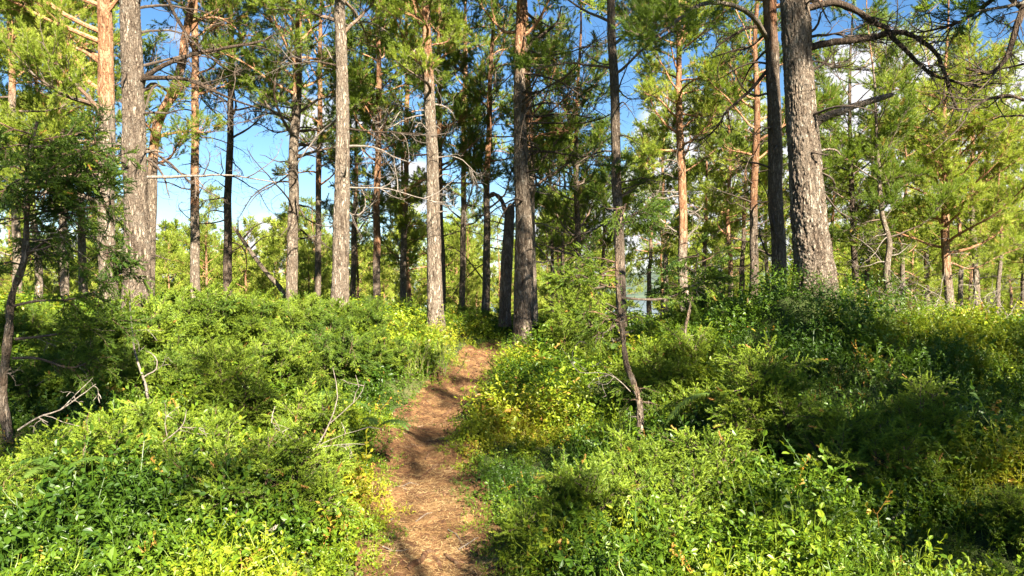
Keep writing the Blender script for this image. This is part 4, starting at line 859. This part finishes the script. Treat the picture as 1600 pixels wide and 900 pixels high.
# ---------------------------------------------------------------- bilberry and low shrubs (ground cover)
def leaf6(l, wd, fold=.25):
    return np.array([(0, 0, 0), (l * .35, wd * .5, fold * wd * .5), (l * .75, wd * .38, fold * wd * .4), (l, 0, -.06 * l), (l * .75, -wd * .38, fold * wd * .4), (l * .35, -wd * .5, fold * wd * .5)]), [(0, 3, 2, 1), (0, 5, 4, 3)]
def sprig(seed, nl, h, spread, l, wd, simple=False):
    r = np.random.default_rng(seed); V = []; Q = []; A = []; stem_v = MB(); c = 0
    nb = 5; lines = []
    main = walk((0, 0, -.05), (r.normal() * .2, r.normal() * .2, 1), h + .05, 5, r, .1, 0)
    if not simple: lines.append((main, .0022))
    bs = []
    for b in range(nb):
        k = r.integers(1, 5); d = nrm(np.array([r.normal(), r.normal(), .9])); L = spread * r.uniform(.6, 1.2); B = walk(main[k], d, L, 5, r, .2, .2); bs.append(B)
        if not simple: lines.append((B, .0014))
    for i in range(nl):
        B = bs[i % nb]; s = .15 + .85 * ((i // nb) + r.random()) / (nl / nb); s = min(s, 1.); f = s * 4; k = min(int(f), 3); p = B[k] + (B[k + 1] - B[k]) * (f - k)
        d = nrm(nrm(B[k + 1] - B[k]) * .5 + np.array([r.normal(), r.normal(), r.normal() * .5]) * .8); sc = r.uniform(.65, 1.2); nrm_ = nrm(np.array([r.normal() * .5, r.normal() * .5, 1.])); y = nrm(np.cross(nrm_, d)); z = np.cross(d, y)
        v, q = leaf6(l * sc, wd * sc)
        if simple: v = v[[0, 2, 3, 4]] * np.array([1, 1.3, 1]); q = [(0, 3, 2, 1)]
        v = p + v @ np.stack([d, y, z]); V.append(v); Q += [tuple(np.array(x) + c) for x in q]; c += len(v); A += [r.normal() * .09] * len(v)
    V = np.concatenate(V); A = np.array(A)
    if lines:
        mb = MB(); 
        for (P, rr) in lines: tubes(mb, P, rr * np.linspace(1, .5, 5), 3)
        sv = np.concatenate(mb.v); sq = np.concatenate(mb.q); Q = np.concatenate([np.array(Q), sq + len(V)]); V = np.concatenate([V, sv]); A = np.concatenate([A, np.full(len(sv), .05)])
    return V, np.array(Q), A
SP_NEAR = [sprig(400 + i, 30, .2, .11, .027, .0165) for i in range(7)]
SP_TINY = [sprig(420 + i, 40, .2, .09, .017, .009) for i in range(5)]
def grass(seed, n, h):
    r = np.random.default_rng(seed); V = []; Q = []
    for i in range(n):
        A = walk((r.normal() * .02, r.normal() * .02, -.04), (r.normal() * .35, r.normal() * .35, 1), h * r.uniform(.6, 1.1), 6, r, .06, -1.3); sv = nrm(np.array([r.normal(), r.normal(), 0])) * .0022
        c = len(V); w_ = np.linspace(1, .15, 6)
        for k in range(6): V += [A[k] - sv * w_[k], A[k] + sv * w_[k]]
        Q += [(c + 2 * k, c + 2 * k + 1, c + 2 * k + 3, c + 2 * k + 2) for k in range(5)]
    return np.array(V), np.array(Q), np.full(len(V), .12)
SP_NEAR += [grass(490, 16, .3)]; SP_TINY += [grass(491, 14, .26)]
SP_MID = [sprig(440 + i, 26, .2, .13, .034, .018, True) for i in range(6)]
SP_MIDF = [sprig(460 + i, 34, .2, .11, .026, .010, True) for i in range(5)]
SP_FAR = [sprig(480 + i, 22, .25, .2, .06, .034, True) for i in range(5)]
def scatter(y0, y1, dens, seed):
    r = np.random.default_rng(seed); A = (y1 - y0) * 1.0; hw1 = .70 * y1 + 1.2
    n = int(dens * (y1 - y0) * 2 * hw1); y = y0 + (y1 - y0) * r.random(n); x = (r.random(n) * 2 - 1) * hw1
    k = np.abs(x) < .70 * y + 1.2; return x[k], y[k], r
def cover(mb, y0, y1, dens, seed, sets, fsets, hs=1.0):
    x, y, r = scatter(y0, y1, dens, seed); pd = path_d(x, y); edge = fbm(x * 2.5, y * 2.5, 21) * .35
    k = (pd + edge > -.07) & (fbm(x * 1.7, y * 1.7, 33) > -.31); x, y, pd = x[k], y[k], pd[k]; z = gh(x, y)
    hm = .8 + 1.9 * (fbm(x * 1.1, y * 1.1, 41) + .1) + 1.0 * fbm(x * 3.5, y * 3.5, 43); hm = np.clip(hm, .45, 1.35) * np.clip(.45 + pd * 1.4, .4, 1) * hs
    fine = fbm(x * .5, y * .5, 55) + np.where((x > 2) & (y > 6), .12, -.06) + .1 * r.normal(size=len(x)) > .06
    tint = .40 + 1.9 * fbm(x * 1.1, y * 1.1, 61) + .3 * fbm(x * 5, y * 5, 66) + .05 * r.normal(size=len(x)) + np.where(fine, .05, 0)
    tint = np.where(r.random(len(x)) < .018, .97, np.clip(tint, .05, .85))
    tilt = np.stack([r.normal(size=len(x)) * .28, r.normal(size=len(x)) * .28, np.ones(len(x))], 1)
    which = r.integers(0, 1000, len(x))
    for sel, ST in ((~fine, sets), (fine, fsets)):
        for i, (tv, tq, ta) in enumerate(ST):
            m = sel & (which % len(ST) == i)
            if len(tq) < 90 and tv.shape[0] == len(tq) // 5 * 12: m = m & (fbm(x * .8, y * .8, 71) > .1)
            instance(mb, tv, tq, None, np.stack([x, y, z], 1)[m], basis(tilt[m], r), (hm * (1.25 if sets is not SP_FAR else 1.2))[m] * r.uniform(.8, 1.25, m.sum()), a=tint[m], ta=ta)
mb = MB()
cover(mb, 2.4, 4.6, 400, 1, SP_NEAR, SP_TINY); cover(mb, 4.6, 7.6, 310, 2, SP_NEAR, SP_TINY)
cover(mb, 7.6, 12.5, 170, 3, SP_MID, SP_MIDF); cover(mb, 12.5, 19, 100, 4, SP_MID, SP_MIDF, 1.15); cover(mb, 19, 34, 14, 5, SP_FAR, SP_FAR)
o = mb.obj('bilberry_cover', M_bilb); tag(o, 'low green bilberry and heath shrubs covering the forest floor', 'ground cover', kind='stuff')

# ---------------------------------------------------------------- on the path: straw, roots, sticks, seedlings
rp = np.random.default_rng(71); mb = MB()
n = 60000; y = 2.6 + 13.5 * rp.random(n) ** 1.9; cx = np.interp(y, PD[:, 1], PD[:, 0]); hw = np.interp(y, PD[:, 1], PD[:, 2]); x = cx + rp.normal(size=n) * hw * .62
k = (path_d(x, y) < .16) & (fbm(x * 4, y * 5, 97, 3) > -.13 - .1 * rp.random(n)); x, y = x[k], y[k]; z = path_z(x, y, .5) + rp.uniform(.002, .014, len(x))
n = len(x); az = rp.uniform(0, 6.28, n) ; D = np.stack([np.cos(az), np.sin(az), rp.normal(size=n) * .12], 1); ln = rp.uniform(.025, .06, n)[:, None]; sdv = np.stack([-np.sin(az), np.cos(az), 0 * az], 1) * .0013
c = np.stack([x, y, z], 1); v = np.stack([c - D * ln / 2 - sdv, c - D * ln / 2 + sdv, c + D * ln / 2 + sdv, c + D * ln / 2 - sdv], 1)
tn = np.clip(.5 + .9 * fbm(x * 3, y * 3, 81) + rp.normal(size=n) * .3 - .04, 0, 1)
mb.add(v, quads=np.arange(n * 4).reshape(-1, 4), a=np.repeat(tn, 4))
tag(mb.obj('needle_litter', M_straw), 'dry fallen pine needles strewn over the path', 'needle litter', kind='stuff')
def on_path(name, label, cat, pts, r, seed, m=M_twig, lift=.01, a=.3, b=.3, group=None):
    rng = np.random.default_rng(seed); Q = []
    for (px, py) in pts:
        # where this pixel ray meets the ground
        lo, hi = 2.5, 16.
        for _ in range(40):
            mid = (lo + hi) / 2; p = W(px, py, mid)
            if p[2] > g1(p[0], mid): lo = mid
            else: hi = mid
        p = W(px, py, lo); p[2] = float(path_z(np.array([p[0]]), np.array([lo]), .3)[0]) + lift * .6; Q.append(p)
    SQ = spline(Q, 16); SQ[:, 2] = path_z(SQ[:, 0], SQ[:, 1], .3) + lift * .3; SQ[:, 2] = SQ[:, 2] * .6 + np.convolve(np.pad(SQ[:, 2], 2, 'edge'), np.ones(5) / 5, 'valid') * .4; SQ[:, 2] += np.sin(np.linspace(0, PI, 16)) * r * .6 + rng.normal(size=16) * r * .1; mb = MB(); tubes(mb, SQ, r * np.interp(np.linspace(0, 1, 16), [0, .2, .8, 1], [.9, 1, .7, .3]), 8, a=a, b=b, rough=.1, rng=rng)
    o = mb.obj(name, m, None, tuple(SQ[0]), smooth=True); tag(o, label, cat, group)
for i, (pts, r, lab) in enumerate([
    ([(655, 755), (672, 742), (690, 727)], .013, 'brown root crossing the middle of the path'), ([(660, 733), (668, 720), (674, 712)], .011, 'short root above the middle of the path'), ([(645, 785), (675, 780), (708, 776)], .012, 'long thin root across the path below the middle'),
    ([(635, 900), (655, 888), (668, 872), (688, 868)], .02, 'gnarled root at the bottom edge of the path'), ([(690, 900), (682, 885), (668, 874)], .015, 'second root joining the gnarled one at the bottom edge'), ([(720, 900), (712, 890), (700, 880), (690, 872)], .015, 'root running down the right side at the bottom of the path'), ([(610, 712), (640, 706), (670, 700), (705, 702)], .012, 'faint root across the path at the left bend'),
    ([(690, 655), (705, 645), (712, 632)], .016, 'root hump on the path at the narrow bend'), ([(722, 640), (736, 645), (740, 655)], .014, 'curled root on the right of the narrow bend'), ([(700, 672), (715, 660), (735, 652)], .012, 'root below the curled one at the bend'), ([(715, 577), (738, 575), (760, 578)], .02, 'root step across the far end of the path'), ([(705, 612), (730, 606), (755, 600)], .018, 'root step across the upper path')]):
    on_path('tree_root', lab, 'root', pts, r, 500 + i, M_bark, -.004, .9, .7)
rt = np.random.default_rng(83)
for i in range(46):
    py = rt.uniform(580, 895); cxp = np.interp(py, [560, 600, 650, 700, 800, 900], [742, 720, 690, 658, 665, 678]); hwp = np.interp(py, [560, 700, 900], [25, 50, 85]); px = cxp + rt.uniform(-1, 1) * hwp; l = np.interp(py, [560, 900], [7, 30]) * rt.uniform(.5, 1.2); a_ = rt.uniform(0, 3.1)
    on_path('fallen_twig', 'small dry twig among the fallen needles on the path', 'twig', [(px, py), (px + l * .5 * math.cos(a_) + rt.normal(), py + l * .2 * math.sin(a_) + rt.normal()), (px + l * math.cos(a_), py + l * .4 * math.sin(a_))], rt.uniform(.0025, .006), 600 + i, M_twig if i % 3 else M_dead, .012, .6, rt.uniform(0, 1), 'twigs strewn on the path')
for i, (pts, lab) in enumerate([([(649, 825), (662, 816), (678, 808)], 'straight twig lying on the path left of centre'), ([(610, 822), (618, 818)], 'tiny dark stick on the left edge of the path'), ([(716, 870), (735, 860), (748, 852)], 'twig at the lower right edge of the path'), ([(690, 690), (700, 700), (715, 705)], 'twig on the path right side at the bend'), ([(598, 868), (618, 875), (640, 868)], 'twig at the lower left edge of the path'), ([(620, 770), (640, 764), (655, 768)], 'pale twig on the left half of the path'), ([(700, 835), (712, 845), (722, 862)], 'crooked twig on the shaded right half of the path')]):
    on_path('fallen_twig', lab, 'twig', pts, .005, 540 + i, M_dead, .02)
